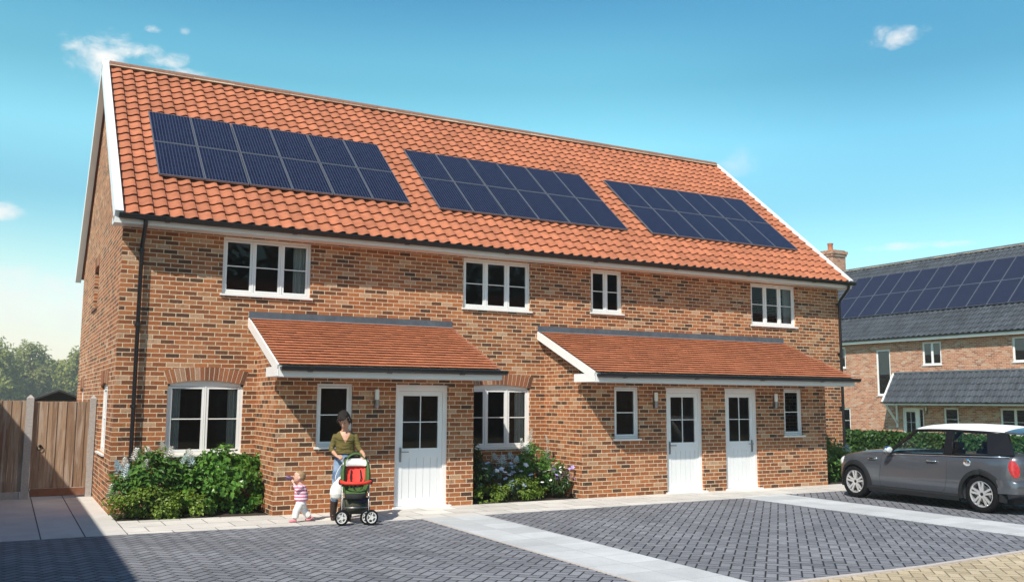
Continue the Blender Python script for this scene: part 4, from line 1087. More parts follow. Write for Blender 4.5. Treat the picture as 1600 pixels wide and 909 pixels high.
# greenhouse: belt and roof outlines of the near side (mirrored for the far side)
mir = lambda p: (p[0], 2*CW-p[1], p[2])
BELT = [(.66,.62,.985),(.80,.13,.96),(2.12,.045,.985),(2.30,.045,.99),(3.02,.06,1.01),(3.40,.20,1.02),(3.50,.60,1.025)]
ROOF = [(1.26,.62,1.435),(1.40,.255,1.405),(2.09,.215,1.425),(2.24,.215,1.425),(2.90,.235,1.405),(3.22,.32,1.39),(3.27,.60,1.40)]
def pane(name, corners, bulge=(0,0,0), mat='carglass', n=5):
    a, b_, c_, d_ = [V(p) for p in corners]; g_ = MB(); bl = V(bulge)
    P_ = lambda u, v: (a*(1-u)+b_*u)*(1-v)+(d_*(1-u)+c_*u)*v + bl*(4*u*(1-u))
    vs = [P_(i/n, j/n) for j in range(n+1) for i in range(n+1)]
    g_.add(vs, [(j*(n+1)+i, j*(n+1)+i+1, (j+1)*(n+1)+i+1, (j+1)*(n+1)+i) for j in range(n) for i in range(n)])
    return g_.build(name, M[mat], car, smooth=True)
A = lambda i, t_: tuple(V(BELT[i])*(1-t_)+V(ROOF[i])*t_)
for m_ in (lambda p: p, mir):
    sgn = 1 if m_((0,0,0))[1] == 0 else -1
    pane('door_window', [m_(p) for p in (BELT[1],BELT[2],ROOF[2],ROOF[1])], (0,-.02*sgn,0)); pane('quarter_window', [m_(p) for p in (BELT[3],BELT[4],ROOF[4],ROOF[3])], (0,-.01*sgn,0))
pane('windscreen', [BELT[1], mir(BELT[1]), mir(ROOF[1]), ROOF[1]], (-.13,0,.0)); pane('rear_window', [BELT[5], mir(BELT[5]), mir(ROOF[5]), ROOF[5]], (.10,0,0))
def pillar(p0, p1, q0, q1, name='pillar', th=.05, side=1):
    b_ = MB(); off = V((0, th*side, 0)); o_ = V((0, -.006*side, 0))
    P_ = [V(p)+o_ for p in (p0, p1, q1, q0)]; b_.add(P_+[p+off for p in P_], [(0,1,2,3),(7,6,5,4),(0,4,5,1),(1,5,6,2),(2,6,7,3),(3,7,4,0)]); return b_.build(name, M['gloss'], car)
for m_, sd in ((lambda p: p, 1), (mir, -1)):
    a0, a1 = V(BELT[1]), V(ROOF[1])
    pillar(m_(tuple(a0+V((-.06,.03,0)))), m_(tuple(a0+V((.07,-.008,0)))), m_(tuple(a1+V((-.05,.02,0)))), m_(tuple(a1+V((.05,-.004,0)))), 'front_pillar', .04, sd)
    pillar(m_(BELT[2]), m_(BELT[3]), m_(ROOF[2]), m_(ROOF[3]), 'centre_pillar', .04, sd)
    pillar(m_(BELT[4]), m_(tuple(V(BELT[5])+V((.02,-.02,0)))), m_(ROOF[4]), m_(tuple(V(ROOF[5])+V((.02,-.01,0)))), 'rear_pillar', .06, sd)
    b_ = MB(); b_.tube([m_(tuple(V(p)+V((0,.004,-.012)))) for p in (ROOF[1:6])], .028, 6); b_.build('roof_rail', M['gloss'], car, smooth=True)
    b_ = MB(); b_.tube([m_((s, sidew(s,.93)-.004, lerp(ZT,s)-.03)) for s in (.74,1.2,1.8,2.4,3.0,3.38)], .011, 6, flat=1.2); b_.build('belt_trim', M['chrome'], car, smooth=True)
# shoulder deck that closes the body under the glass
dk = [(.72,.16),(1.3,.03),(2.2,.02),(3.0,.03),(3.40,.17)]
for (s0, w0), (s1, w1) in zip(dk, dk[1:]):
    pass
for f_ in (lambda y: y, lambda y: 2*CW-y):
    b = MB()
    for (s0, w0), (s1, w1) in zip(dk, dk[1:]): b.quad((s0,f_(w0+.0),lerp(ZT,s0)-.004),(s1,f_(w1),lerp(ZT,s1)-.004),(s1,f_(w1+.10),lerp(ZT,s1)+.004),(s0,f_(w0+.10),lerp(ZT,s0)+.004))
    b.build('belt_seal', M['gloss'], car)
# white roof
rs = []
for s, hw_, z, cr in ((1.255,.40,1.425,.035),(1.30,.56,1.425,.055),(1.40,.665,1.418,.08),(1.7,.70,1.432,.095),(2.2,.715,1.437,.10),(2.8,.70,1.428,.095),(3.1,.66,1.415,.085),(3.26,.60,1.405,.06)):
    rs.append([(s, CW+hw_*x, z+cr*(1-abs(x)**2.6)) for x in [-1+2*i/14 for i in range(15)]] + [(s, CW+hw_*x*.96, z-.03) for x in (1,.5,0,-.5,-1)])
b = MB(); b.loft(rs, True); b.build('roof', M['roofwhite'], car, angle=50)
b = MB(); b.loft([[(s, CW+hw_*x, z+cr*(1-x*x)) for x in [-1+2*i/10 for i in range(11)]]+[(s, CW+hw_*x, z-.025+cr*(1-x*x)*.8) for x in [1-2*i/10 for i in range(11)]] for s, hw_, z, cr in ((3.20,.63,1.418,.07),(3.34,.62,1.412,.06),(3.47,.58,1.395,.05))], True); b.build('roof_spoiler', M['paint'], car, angle=40)
# cabin: seats, dashboard, wheel
b = MB(); b.box(.85,3.35,.12,1.74,.72,.76); b.build('cabin_floor', M['cabin'], car)
b = MB(); b.loft([[(s,y,z) for y in (.16,1.70)]+[(s,y,.8) for y in (1.70,.16)] for s, z in ((.80,.955),(1.05,1.0),(1.22,.97),(1.28,.86))]); b.build('dashboard', M['cabin'], car)
for y in (.50, 1.36):
    b = MB(); b.loft([[(s+dx, y+dy, z) for dx, dy in ((-.05,-w_),(.06,-w_),(.06,w_),(-.05,w_))] for s, z, w_ in ((1.92,.76,.22),(1.98,.92,.23),(2.06,1.06,.19))]); b.loft([[(s+dx, y+dy, z) for dx, dy in ((-.04,-w_),(.04,-w_),(.04,w_),(-.04,w_))] for s, z, w_ in ((2.07,1.06,.08),(2.08,1.09,.12),(2.11,1.19,.11))]); b.build('front_seat', M['cabin'], car, angle=50)
b = MB(); b.box(2.82,2.95,.25,1.60,.76,.98); b.build('rear_seat', M['cabin'], car)
b = MB(); b.tube([(1.38+.06*math.sin(a)*.5, 1.36+.17*math.cos(a), 1.0+.16*math.sin(a)) for a in [2*PI*i/20 for i in range(21)]], .014, 6, False); b.build('steering_wheel', M['cabin'], car, smooth=True)
# lamps and trim
for m_ in (lambda p: p, mir):
    hl = MB(); c0 = m_((-.40,.235,.70)); hl.ball(c0, (.13,.10,.115), 18, 10); hl.build('headlight', M['lens'], car, smooth=True)
    tl = MB(); rings = []
    for k in range(9):
        z = .645+.29*k/8; q = math.sin(PI*(k+.35)/8.7)**.5
        ring = []
        for j in range(9):
            x = 3.43+(-.068+.136*j/8)*q + (.5-k/8)*.05
            w_ = sidew(min(x,3.6), z) - .016*math.sin(PI*j/8)**.6
            ring.append(m_((x, w_, z)))
        rings.append(ring)
    tl.loft(rings, False, closed=False); tl.build('tail_light', M['redlamp'], car, smooth=True)
    mr = MB(); c0 = V(m_((.98,-.10,1.01))); mr.ball(c0, (.06,.11,.075), 14, 10); mo = mr.build('door_mirror', M['chrome'], car, smooth=True)
    k_ = MB(); k_.beam(c0+V((.0,.02 if c0.y < 1 else -.02,-.06)), V(m_((.99,.06,.95))), .05, .04); k_.build('mirror_stalk', M['gloss'], mo)
    k_ = MB(); k_.ball(c0+V((.045,0,0)), (.022,.085,.055), 12, 8); k_.build('mirror_glass', M['lens'], mo, smooth=True)
hd_ = MB(); w_ = sidew(1.88,.845); hd_.tube([(1.77,w_-.012,.845),(1.80,w_-.03,.848),(1.88,w_-.034,.85),(1.97,w_-.03,.848),(2.0,w_-.012,.845)], .017, 8); hd_.build('door_handle', M['chrome'], car, smooth=True)
fc = MB(); w_ = sidew(2.62,.86); fc.lathe([(.001,w_-.022),(.055,w_-.02),(.075,w_-.008),(.08,w_+.01)], 20, (2.62,0,.862), 'y'); fc.build('fuel_cap', M['chrome'], car, angle=40)
ind = MB(); w_ = sidew(.48,.81); ind.tube([(.36,w_-.004,.805),(.42,w_-.012,.808),(.56,w_-.012,.815),(.60,w_-.004,.817)], .022, 8, flat=.9); io = ind.build('side_indicator', M['chrome'], car, smooth=True)
i2 = MB(); i2.tube([(.42,w_-.026,.808),(.53,w_-.026,.814)], .012, 8); i2.build('indicator_lens', M['gloss'], io, smooth=True)
ds = MB(); pts = [(.70,.93),(.69,.7),(.66,.45),(.66,.30),(.8,.29),(2.05,.29),(2.14,.34),(2.20,.55),(2.20,.95)]
fine_ = []
for (s0,z0),(s1,z1) in zip(pts, pts[1:]):
    for k in range(5): fine_.append((s0+(s1-s0)*k/5, z0+(z1-z0)*k/5))
ds.tube([(s, sidew(s,z)+.0005, z) for s, z in fine_], .0042, 5); ds.build('door_seam', M['cabin'], car)
rb = MB(); rings = []
for k in range(15):
    a = PI*k/14; yy = CW-.90*math.cos(a); xx = 3.33+.36*math.sin(a)**.55
    rings.append([(xx+dx, CW+(yy-CW)*(1+.02), z) for dx, z in ((-.12,.36),(-.01,.37),(.0,.46),(-.005,.56),(-.05,.60),(-.14,.60))])
rb.loft(rings, True); bo = rb.build('rear_bumper', M['paint'], car, angle=50)
bi_ = MB(); bi_.tube([(3.33+.36*math.sin(a)**.55+.002, CW-.918*math.cos(a), .405) for a in [PI*(.22+.56*i/14) for i in range(15)]], .035, 6); bi_.build('bumper_insert', M['cabin'], bo, smooth=True)
np_ = MB(); np_.box(3.635,3.65,CW-.26,CW+.26,.72,.83); np_.build('number_plate', M['roofwhite'], car)

# ------------------------------------------------------------------ the pushchair (local x = image right, y = away)
M['greencloth'] = simple('green pushchair fabric', (.055,.115,.028), .8, var=.2, nscale=20)
M['redcloth'] = simple('red quilted fabric', (.72,.035,.02), .7, var=.12, nscale=20)
M['whitecloth'] = simple('white fabric', (.80,.79,.76), .8, var=.05)
M['blackcloth'] = simple('black fabric', (.012,.014,.013), .85, var=.3)
M['olivecloth'] = simple('dark olive fabric', (.045,.05,.03), .85, var=.45, nscale=9)
M['navycloth'] = simple('navy bundle', (.014,.014,.045), .85, var=.3)
M['greyrim'] = simple('pale plastic rim', (.62,.62,.6), .4, var=.05)
pc = root('pushchair', (3.24,-3.18,0), 'green and red four-wheeled pushchair in front of the standing woman', 'pushchair', rz=-.321)
pc.scale = (.88, .95, 1.0)
def pwheel(x, y, r, yaw, par=None):
    """axis along local y turned by yaw"""
    w_ = MB(); w_.lathe([(.001,-.016),(r*.28,-.016),(r*.3,-.02),(r*.3,.02),(r*.28,.016),(.001,.016)], 14, (0,0,0), 'y')
    w_.lathe([(r*.62,-.014),(r*.74,-.017),(r*.76,0),(r*.74,.017),(r*.62,.014)], 24, (0,0,0), 'y')
    for k in range(5):
        a = 2*PI*k/5; w_.beam((r*.2*math.cos(a),0,r*.2*math.sin(a)), (r*.7*math.cos(a),0,r*.7*math.sin(a)), .02, .022, up=(0,1,0))
    o = w_.build('wheel', M['greyrim'], pc, angle=40); o.location = (x, y, r+.002); o.rotation_euler = (0,0,yaw)
    t_ = MB(); t_.lathe([(r*.74,-.02),(r*.88,-.024),(r,-.015),(r,.015),(r*.88,.024),(r*.74,.02)], 28, (0,0,0), 'y'); t_.build('tyre', M['tyre'], o, angle=40)
    return o
for x0, dx in ((-.235,.05),(.235,.05)):
    pwheel(x0-.03, .04, .117, .12) if x0 > 0 else pwheel(x0+.02, .05, .117, .12); pwheel(x0+.05, -.03, .117, .12) if x0 > 0 else pwheel(x0+.0, -.03, .117, .12)
for x0 in (-.25,.25): pwheel(x0, .60, .11, PI/2-.05)
fr = MB()
for sx in (-1, 1):
    fr.tube([(sx*.235,.0,.13),(sx*.235,.02,.24),(sx*.23,.10,.42),(sx*.24,.25,.66),(sx*.23,.36,.90),(sx*.205,.39,1.0)], .011, 8)
    fr.tube([(sx*.25,.60,.11),(sx*.245,.46,.36),(sx*.24,.27,.64)], .012, 8)
fr.tube([(-.235,.04,.26),(.235,.04,.26)], .010, 8); fr.tube([(-.25,.60,.11),(.25,.60,.11)], .010, 8)
fr.build('frame', M['steel'], pc, smooth=True)
hb = MB(); hb.tube([(-.205,.39,.99),(-.19,.40,1.005),(0,.41,1.012),(.19,.40,1.005),(.205,.39,.99)], .016, 8); hb.build('handlebar', M['blackcloth'], pc, smooth=True)
# seat shell: cupped green back and seat
def cup(x, y, z, w_, dep, th=.03, n=9):
    return [(x+w_*math.sin(a), y+dep*(math.cos(a)-1)*-1*-1, z) for a in [math.radians(-82+164*i/(n-1)) for i in range(n)]] + [(x+(w_-th)*math.sin(a), y-th+dep*(math.cos(a)-1), z) for a in [math.radians(82-164*i/(n-1)) for i in range(n)]]
sh = MB(); sh.loft([cup(.0,y,z,w_,d_) for z, y, w_, d_ in ((.43,.30,.17,.16),(.47,.33,.20,.22),(.56,.36,.235,.26),(.68,.40,.25,.28),(.80,.44,.25,.26),(.90,.46,.235,.22),(.98,.46,.20,.15))]); sh.build('seat_shell', M['greencloth'], pc, smooth=True)
rc = MB(); rc.loft([[(w_*math.sin(a), y-.035+.05*(math.cos(a)-1)-.012*(i % 2), z) for i, a in enumerate([math.radians(-75+150*i/10) for i in range(11)])]+[(w_*.9,y+.0,z),(-w_*.9,y+.0,z)] for z, y, w_ in ((.60,.30,.13),(.66,.325,.165),(.675,.345,.168),(.75,.36,.178),(.765,.38,.18),(.85,.395,.182),(.90,.41,.178))]); rc.build('seat_cushion', M['redcloth'], pc, smooth=True)
wc = MB(); wc.loft([[(w_*math.sin(a), y-.05+.05*(math.cos(a)-1), z) for a in [math.radians(-80+160*i/10) for i in range(11)]]+[(w_*.9,y,z),(-w_*.9,y,z)] for z, y, w_ in ((.875,.37,.17),(.89,.355,.19),(.945,.365,.19),(.985,.38,.16),(.995,.39,.11))]); wc.build('headrest', M['whitecloth'], pc, smooth=True)
sc = MB(); sc.loft([[(x, y, z+dz) for x, dz in ((-.17,.0),(-.09,-.015),(0,-.02),(.09,-.015),(.17,.0))]+[(x, y, z-.05+dz) for x, dz in ((.16,0),(0,-.02),(-.16,0))] for y, z in ((.06,.47),(.10,.51),(.22,.53),(.32,.58))]); sc.build('seat_base', M['greencloth'], pc, smooth=True)
hd2 = MB(); rings = []
for k in range(21):
    a = PI*(-.06+1.12*k/20); ca, sa = math.cos(a), math.sin(a)
    rr = []
    for y, g_ in ((.20,0),(.30,.012),(.42,.012),(.52,-.03),(.50,-.045),(.40,-.008),(.30,-.008),(.205,-.012)):
        rr.append((-(.258+g_)*ca, y+.09+.02*sa, .70+(.375+g_)*sa))
    rings.append(rr)
hd2.loft(rings, True); hd2.build('hood', M['greencloth'], pc, smooth=True)
bb_ = MB(); bb_.tube([(-.265,.25,.655),(-.255,.12,.645),(-.17,.03,.635),(0,.0,.632),(.17,.03,.635),(.255,.12,.645),(.265,.25,.655)], .026, 10); bb_.build('bumper_bar', M['redcloth'], pc, smooth=True)
for sx in (-1, 1):
    k_ = MB(); k_.tube([(sx*.27,.29,.62),(sx*.268,.22,.66)], .035, 8); k_.build('bar_joint', M['blackcloth'], pc, smooth=True)
hn = MB()
for sx in (-1, 1): hn.tube([(sx*.08,.33,.82),(sx*.095,.26,.70),(sx*.07,.2,.60),(sx*.02,.15,.56)], .012, 5, flat=.4)
hn.build('harness', M['blackcloth'], pc, smooth=True)
ft = MB(); ft.loft([[(x, y+q, z) for x, q in ((-w_,0),(0,-.02),(w_,0),(w_,.04),(-w_,.04))] for z, y, w_ in ((.475,.05,.2),(.45,.03,.195),(.41,.02,.18),(.385,.03,.16))]); ft.build('leg_rest', M['blackcloth'], pc, smooth=True)
bk = MB(); bk.loft([[(w_*math.cos(a)*(1 if abs(math.cos(a)) < .7 else .92), .34+d_*math.sin(a), z) for a in [2*PI*i/16+.2 for i in range(16)]] for z, w_, d_ in ((.15,.17,.15),(.165,.215,.21),(.25,.25,.27),(.37,.255,.28),(.375,.24,.265),(.30,.235,.25))], True); bk.build('basket', M['olivecloth'], pc, smooth=True)
nb = MB(); nb.ball((.11,.14,.37), (.125,.10,.06), 12, 8); nb.build('folded_bundle', M['navycloth'], pc, smooth=True)
# ------------------------------------------------------------------ people
def skin_mat(name, c):
    t = NT(name); k = t.mix(1, c, t.ramp(t.noise(t.tc(), 30, 3), [(.3,.9),(.7,1.08)]), 'MULTIPLY')
    return t.out(t.bsdf(k, .5, 0, .4, Subsurface_Weight=.08))
M['skin'] = skin_mat('skin', (.56,.31,.21)); M['skinbaby'] = skin_mat('toddler skin', (.66,.40,.30))
def hair_mat():
    t = NT('dark brown hair'); st = t.n('ShaderNodeMapping'); t.put(st.inputs[0], t.tc()); st.inputs['Scale'].default_value = (60,60,9); n = t.noise(st.outputs[0], 2, 4)
    return t.out(t.bsdf(t.mix(n, (.005,.004,.004), (.03,.021,.017)), .6, 0, .3, t.bump(n, .9, .02)))
M['hair'] = hair_mat()
M['hairbaby'] = simple('light brown hair', (.30,.19,.10), .6, var=.3, nscale=40)
def knit_mat():
    t = NT('olive sweater'); st = t.n('ShaderNodeMapping'); t.put(st.inputs[0], t.tc()); st.inputs['Scale'].default_value = (3,3,9); n = t.noise(st.outputs[0], 1.5, 1, .4, .6)
    c = t.mix(1, (.135,.110,.038), t.ramp(t.noise(t.tc(), 40, 3), [(.3,.85),(.7,1.15)]), 'MULTIPLY')
    return t.out(t.bsdf(c, .9, 0, .15, t.bump(t.m('ADD', n, t.m('MULTIPLY', t.noise(t.tc(), 150, 2), .05)), .8, .06)))
M['sweater'] = knit_mat()
def jeans_mat():
    t = NT('washed blue jeans'); n = t.noise(t.tc(), 7, 4)
    return t.out(t.bsdf(t.mix(t.smooth(n, .35, .65), (.075,.14,.26), (.26,.36,.50)), .85, 0, .2))
M['jeans'] = jeans_mat()
M['boot'] = simple('dark brown boots', (.03,.016,.012), .5, var=.2)
M['bagwhite'] = simple('white carrier bag', (.82,.81,.78), .5, var=.06)
def stripes():
    t = NT('pink and white stripes'); o = t.xyz(t.tc()); w = t.noise(t.tc(), 8, 2)
    f = t.m('FRACT', t.m('DIVIDE', t.m('ADD', o[2], t.m('MULTIPLY', w, .015)), .050))
    return t.out(t.bsdf(t.mix(t.smooth(t.m('ABSOLUTE', t.m('SUBTRACT', f, .5)), .2, .26), (.78,.70,.72), (.62,.16,.30)), .85, 0, .2))
M['stripes'] = stripes()
M['pinkshoe'] = simple('pink shoes', (.65,.22,.26), .6, var=.1)
M['whitetrouser'] = simple('white toddler trousers', (.78,.76,.74), .85, var=.06)
M['purple'] = simple('purple cup', (.12,.06,.13), .4, var=.15)
M['eyes'] = simple('eye', (.02,.015,.012), .2)
M['lips'] = simple('lips', (.42,.14,.11), .5)
def ell(c, rx, ry, n=20, rot=0):
    return [(c[0]+rx*math.cos(a), c[1]+ry*math.sin(a), c[2]) for a in [2*PI*i/n for i in range(n)]]
def organic(mb, name, mat, parent, voxel=.008, smooth=3):
    o = mb.build(name, mat, parent)
    m_ = o.modifiers.new('r', 'REMESH'); m_.mode = 'VOXEL'; m_.voxel_size = voxel
    if smooth:
        s_ = o.modifiers.new('s', 'SMOOTH'); s_.iterations = smooth; s_.factor = .5
    bpy.context.view_layer.update(); bake(o)
    o.data.polygons.foreach_set('use_smooth', [True]*len(o.data.polygons))
    return o
def cutfaces(o, test):
    import bmesh
    bm = bmesh.new(); bm.from_mesh(o.data); bmesh.ops.delete(bm, geom=[f for f in bm.faces if test(f.calc_center_median())], context='FACES'); bm.to_mesh(o.data); bm.free()
def hand(mb, wrist, palm_end, fingers_dir, curl_dir, side, s=1.0):
    """palm from wrist to palm_end, four unequal fingers curling to curl_dir and a thumb on the given side"""
    w_, p_, sd = V(wrist), V(palm_end), V(side).normalized(); fd, cd_ = V(fingers_dir).normalized(), V(curl_dir).normalized()
    mid = (w_+p_)/2
    mb.tube([w_, mid, p_], [.024*s, .036*s, .037*s], 10, flat=.55, up=tuple(fd.cross(sd)))
    for k, L in enumerate((.068,.078,.072,.056)):
        b0 = p_ + sd*((1.5-k)*.0185*s) - fd*.012; k1 = b0 + fd*(L*.45*s); k2 = k1 + (fd*.35+cd_).normalized()*(L*.35*s); k3 = k2 + (cd_-fd*.5).normalized()*(L*.28*s)
        mb.tube([b0, k1, k2, k3], [.0098*s, .0092*s, .0085*s, .007*s], 8)
    t0 = w_*.6+p_*.4 + sd*.022*s; t1 = t0 + (sd*.8+fd*.8).normalized()*.036*s; t2 = t1 + (fd*.7+cd_*.8-sd*.1).normalized()*.03*s
    mb.tube([t0, t1, t2], [.0125*s, .011*s, .0085*s], 8)

wm = root('person', (3.28,-2.50,0), 'woman in olive v-neck sweater and jeans looking down behind the pushchair', 'person', rz=-.321)
# head looks down and to her right (image left)
HC = V((-.028,-.085,1.598)); HR = Matrix.Rotation(math.radians(-20),3,'Z') @ Matrix.Rotation(math.radians(-6),3,'Y') @ Matrix.Rotation(math.radians(40),3,'X')
hp = lambda x, y, z: tuple(HC + HR @ (V((x, y, z))*1.13))
b = MB()
prof = [(-.125,.022,.028,-.040),(-.115,.040,.045,-.036),(-.09,.056,.066,-.022),(-.055,.066,.084,-.006),(-.01,.073,.094,.004),(.035,.077,.099,.008),(.075,.072,.094,.010),(.105,.055,.074,.012),(.125,.03,.04,.012)]
b.loft([[hp(rx*math.cos(a), ry*math.sin(a)+dy, z) for a in [2*PI*i/20 for i in range(20)]] for z, rx, ry, dy in prof])
b.tube([hp(0,-.088,.012), hp(0,-.104,-.022), hp(0,-.108,-.036), hp(0,-.088,-.045)], [.009,.013,.016,.012], 8)      # nose
b.tube([hp(-.022,-.082,-.068), hp(0,-.088,-.066), hp(.022,-.082,-.068)], [.006,.010,.006], 6)                        # lips
b.tube([hp(-.05,-.075,.026), hp(-.02,-.088,.030), hp(.02,-.088,.030), hp(.05,-.075,.026)], .009, 6)                  # brow
for sx in (-1, 1): b.ball(hp(sx*.075,.012,-.008), (.012,.020,.030), 8, 6)                                            # ears
b.tube([hp(0,.025,-.07), (-.008,-.015,1.47), (0,.0,1.40)], [.054,.054,.066], 14)
b.loft([ell((0,y,z),rx,ry) for z, y, rx, ry in ((.86,.01,.15,.10),(.98,.01,.155,.105),(1.08,.0,.125,.09),(1.18,-.005,.13,.095),(1.28,-.01,.15,.105),(1.35,-.005,.165,.09),(1.40,.0,.12,.07),(1.43,0,.06,.05))])
SH = {-1: (-.158,.0,1.335), 1: (.158,.0,1.335)}
EL = {-1: (-.222,-.03,1.125), 1: (.228,-.06,1.13)}
WR = {-1: (-.135,-.235,1.035), 1: (.305,-.25,1.045)}
PE = {-1: (-.075,-.285,1.018), 1: (.285,-.315,1.022)}
for sx in (-1, 1):
    b.tube([SH[sx], tuple((V(SH[sx])+V(EL[sx]))/2), EL[sx], tuple((V(EL[sx])*.6+V(WR[sx])*.4)), WR[sx]], [.045,.040,.034,.035,.023], 12)
hand(b, WR[-1], PE[-1], (.45,-.8,-.1), (.1,-.15,-1), (.5,.25,.2)); hand(b, WR[1], PE[1], (-.2,-.95,-.1), (-.05,-.1,-1), (-.9,.2,.2))
HP = {-1: (-.085,.01,.90), 1: (.085,.01,.90)}; KN = {-1: (-.135,-.02,.49), 1: (.10,-.05,.50)}; AN = {-1: (-.165,.12,.10), 1: (.085,-.03,.10)}
for sx in (-1, 1): b.tube([HP[sx], tuple((V(HP[sx])+V(KN[sx]))/2), KN[sx], tuple(V(KN[sx])*.6+V(AN[sx])*.4+V((0,.01,0))), AN[sx]], [.085,.072,.05,.05,.032], 12)
body_w = organic(b, 'body', M['skin'], wm, .0062, 2)
# sweater: body, sleeves to below the elbow, v neck cut open
b = MB()
b.loft([ell((0,y,z),rx,ry,24) for z, y, rx, ry in ((1.055,.0,.168,.118),(1.075,.0,.172,.122),(1.10,.0,.158,.112),(1.16,-.005,.148,.108),(1.22,-.008,.155,.113),(1.28,-.012,.160,.120),(1.33,-.006,.168,.110),(1.375,.0,.148,.086),(1.41,.0,.105,.072),(1.43,.0,.08,.050))])
for sx in (-1, 1):
    S_, E_, W_ = V(SH[sx]), V(EL[sx]), V(WR[sx])
    b.tube([S_+V((-sx*.05,0,.0)), S_, (S_+E_)/2+V((0,.005,0)), E_+V((0,.008,0)), E_*.55+W_*.45], [.045,.053,.049,.044,.039], 14)
sw = organic(b, 'sweater', M['sweater'], wm, .008, 2)
cutfaces(sw, lambda p: (p.z > 1.235 and p.y < -.0 and abs(p.x) < (p.z-1.235)*.50+.004) or (p.z > 1.405 and (p.x**2+p.y**2) < .085**2))
b = MB()
for sx in (-1, 1): b.tube([HP[sx], tuple((V(HP[sx])+V(KN[sx]))/2), KN[sx], tuple(V(KN[sx])*.45+V(AN[sx])*.55+V((0,.01,0)))], [.098,.083,.064,.060], 14)
b.loft([ell((0,.01,z),rx,ry,20) for z, rx, ry in ((.84,.13,.10),(.92,.172,.125),(1.0,.165,.115),(1.075,.150,.106))])
organic(b, 'jeans', M['jeans'], wm, .009, 2)
for sx in (-1, 1):
    b = MB(); k0 = V(KN[sx])*.55+V(AN[sx])*.45+V((0,.01,0)); a0 = V(AN[sx])
    b.tube([k0, a0, a0+V((0,.0,-.06))], [.066,.052,.050], 12); b.tube([a0+V((0,.05,-.065)), a0+V((0,-.06,-.068)), a0+V((0,-.16,-.078)), a0+V((0,-.19,-.08))], [.038,.042,.036,.02], 10, flat=.8)
    organic(b, 'boot', M['boot'], wm, .008, 2)
b = MB()   # short dark hair: a cap with a fringe
b.loft([[hp(rx*math.cos(a), ry*math.sin(a)+dy, z) for a in [2*PI*i/20 for i in range(20)]] for z, rx, ry, dy in ((-.03,.078,.046,.062),(.0,.083,.058,.053),(.04,.084,.070,.042),(.065,.083,.094,.017),(.09,.077,.097,.012),(.115,.06,.078,.012),(.135,.025,.03,.012))])
b.loft([[hp(rx*math.cos(a), ry*math.sin(a)+dy, z) for a in [2*PI*i/16 for i in range(16)]] for z, rx, ry, dy in ((-.12,.05,.025,.078),(-.07,.072,.045,.066),(.02,.087,.062,.05))])
for k in range(9):
    x = -.06+.015*k; b.tube([hp(x*.8+.02,-.06,.105), hp(x,-.094,.080), hp(x*1.2-.015,-.094,.045+.010*(k % 3)+max(0,x)*.4)], [.012,.010,.004], 6)
for k in range(0):
    b.tube([hp(x*.8,-.07,.10), hp(x,-.102,.050), hp(x*1.15-.012,-.098,.018+.012*(k % 3))], [.016,.014,.005], 6)
for sx in (-1, 1): b.tube([hp(sx*.075,-.03,.05), hp(sx*.084,-.045,.0), hp(sx*.076,-.05,-.055)], [.02,.017,.006], 6); b.tube([hp(sx*.08,.02,.02), hp(sx*.083,.03,-.05), hp(sx*.07,.03,-.11)], [.024,.02,.008], 6)
organic(b, 'hair', M['hair'], wm, .006, 1)
for sx in (-1, 1):
    e = MB(); e.ball(hp(sx*.030,-.083,.006), (.011,.008,.006), 8, 6); e.build('eye', M['eyes'], wm, smooth=True)
# white carrier bag hanging from the pushchair handle
bg_ = root('carrier_bag', (3.10,-2.70,.36), 'white carrier bag hanging from the left end of the pushchair handle', 'bag', rz=-.321)
b = MB()
b.loft([[(w_*math.cos(a)+dx, d_*math.sin(a), z) for a in [2*PI*i/18 for i in range(18)]] for z, w_, d_, dx in ((.0,.05,.03,.0),(.02,.085,.055,-.005),(.08,.11,.075,-.008),(.16,.105,.07,-.005),(.24,.078,.05,.01),(.31,.04,.03,.035),(.345,.025,.022,.05))])
organic(b, 'bag_body', M['bagwhite'], bg_, .009, 1)
b = MB(); b.tube([(.045,0,.33),(.07,-.005,.45),(.085,-.01,.56),(.09,-.01,.64)], [.02,.012,.010,.010], 8, flat=.5); b.tube([(-.03,0,.28),(-.03,-.01,.36),(.0,-.01,.44),(.06,-.005,.54)], [.022,.012,.01,.008], 8, flat=.5); b.build('bag_handle', M['bagwhite'], bg_, smooth=True)

# toddler walking to the left, drinking
td = root('person', (2.60,-2.42,0), 'toddler in pink striped cardigan and white trousers drinking from a purple cup', 'person', rz=-.28)
TC = V((-.035,0,.705)); TR = Matrix.Rotation(math.radians(12),3,'Y')
tp = lambda x, y, z: tuple(TC + TR @ V((x, y, z)))
b = MB()
b.loft([[tp(rx*math.cos(a)+dx, ry*math.sin(a), z) for a in [2*PI*i/18 for i in range(18)]] for z, rx, ry, dx in ((-.088,.03,.03,-.025),(-.07,.052,.048,-.014),(-.04,.073,.064,-.006),(0,.086,.072,.0),(.04,.088,.073,.003),(.07,.072,.06,.006),(.09,.03,.028,.008))])
b.tube([tp(-.082,0,.0), tp(-.098,0,-.018), tp(-.085,0,-.026)], [.006,.010,.007], 6)
for sy in (-1, 1): b.ball(tp(.008,sy*.072,-.012), (.018,.008,.022), 8, 6)
b.tube([tp(.01,0,-.06), (-.01,0,.585), (0,0,.55)], [.035,.035,.045], 12)
b.loft([ell((x,0,z),rx,ry,16) for z, x, rx, ry in ((.28,.005,.062,.07),(.36,.0,.075,.08),(.46,-.005,.07,.075),(.55,0,.055,.07),(.58,0,.03,.035))])
ARM = {-1: [(-.005,-.085,.545),(-.06,-.10,.50),(-.115,-.06,.60)], 1: [(-.005,.085,.545),(-.07,.10,.52),(-.15,.045,.625)]}
for sy in (-1, 1): b.tube(ARM[sy], [.032,.029,.02], 10)
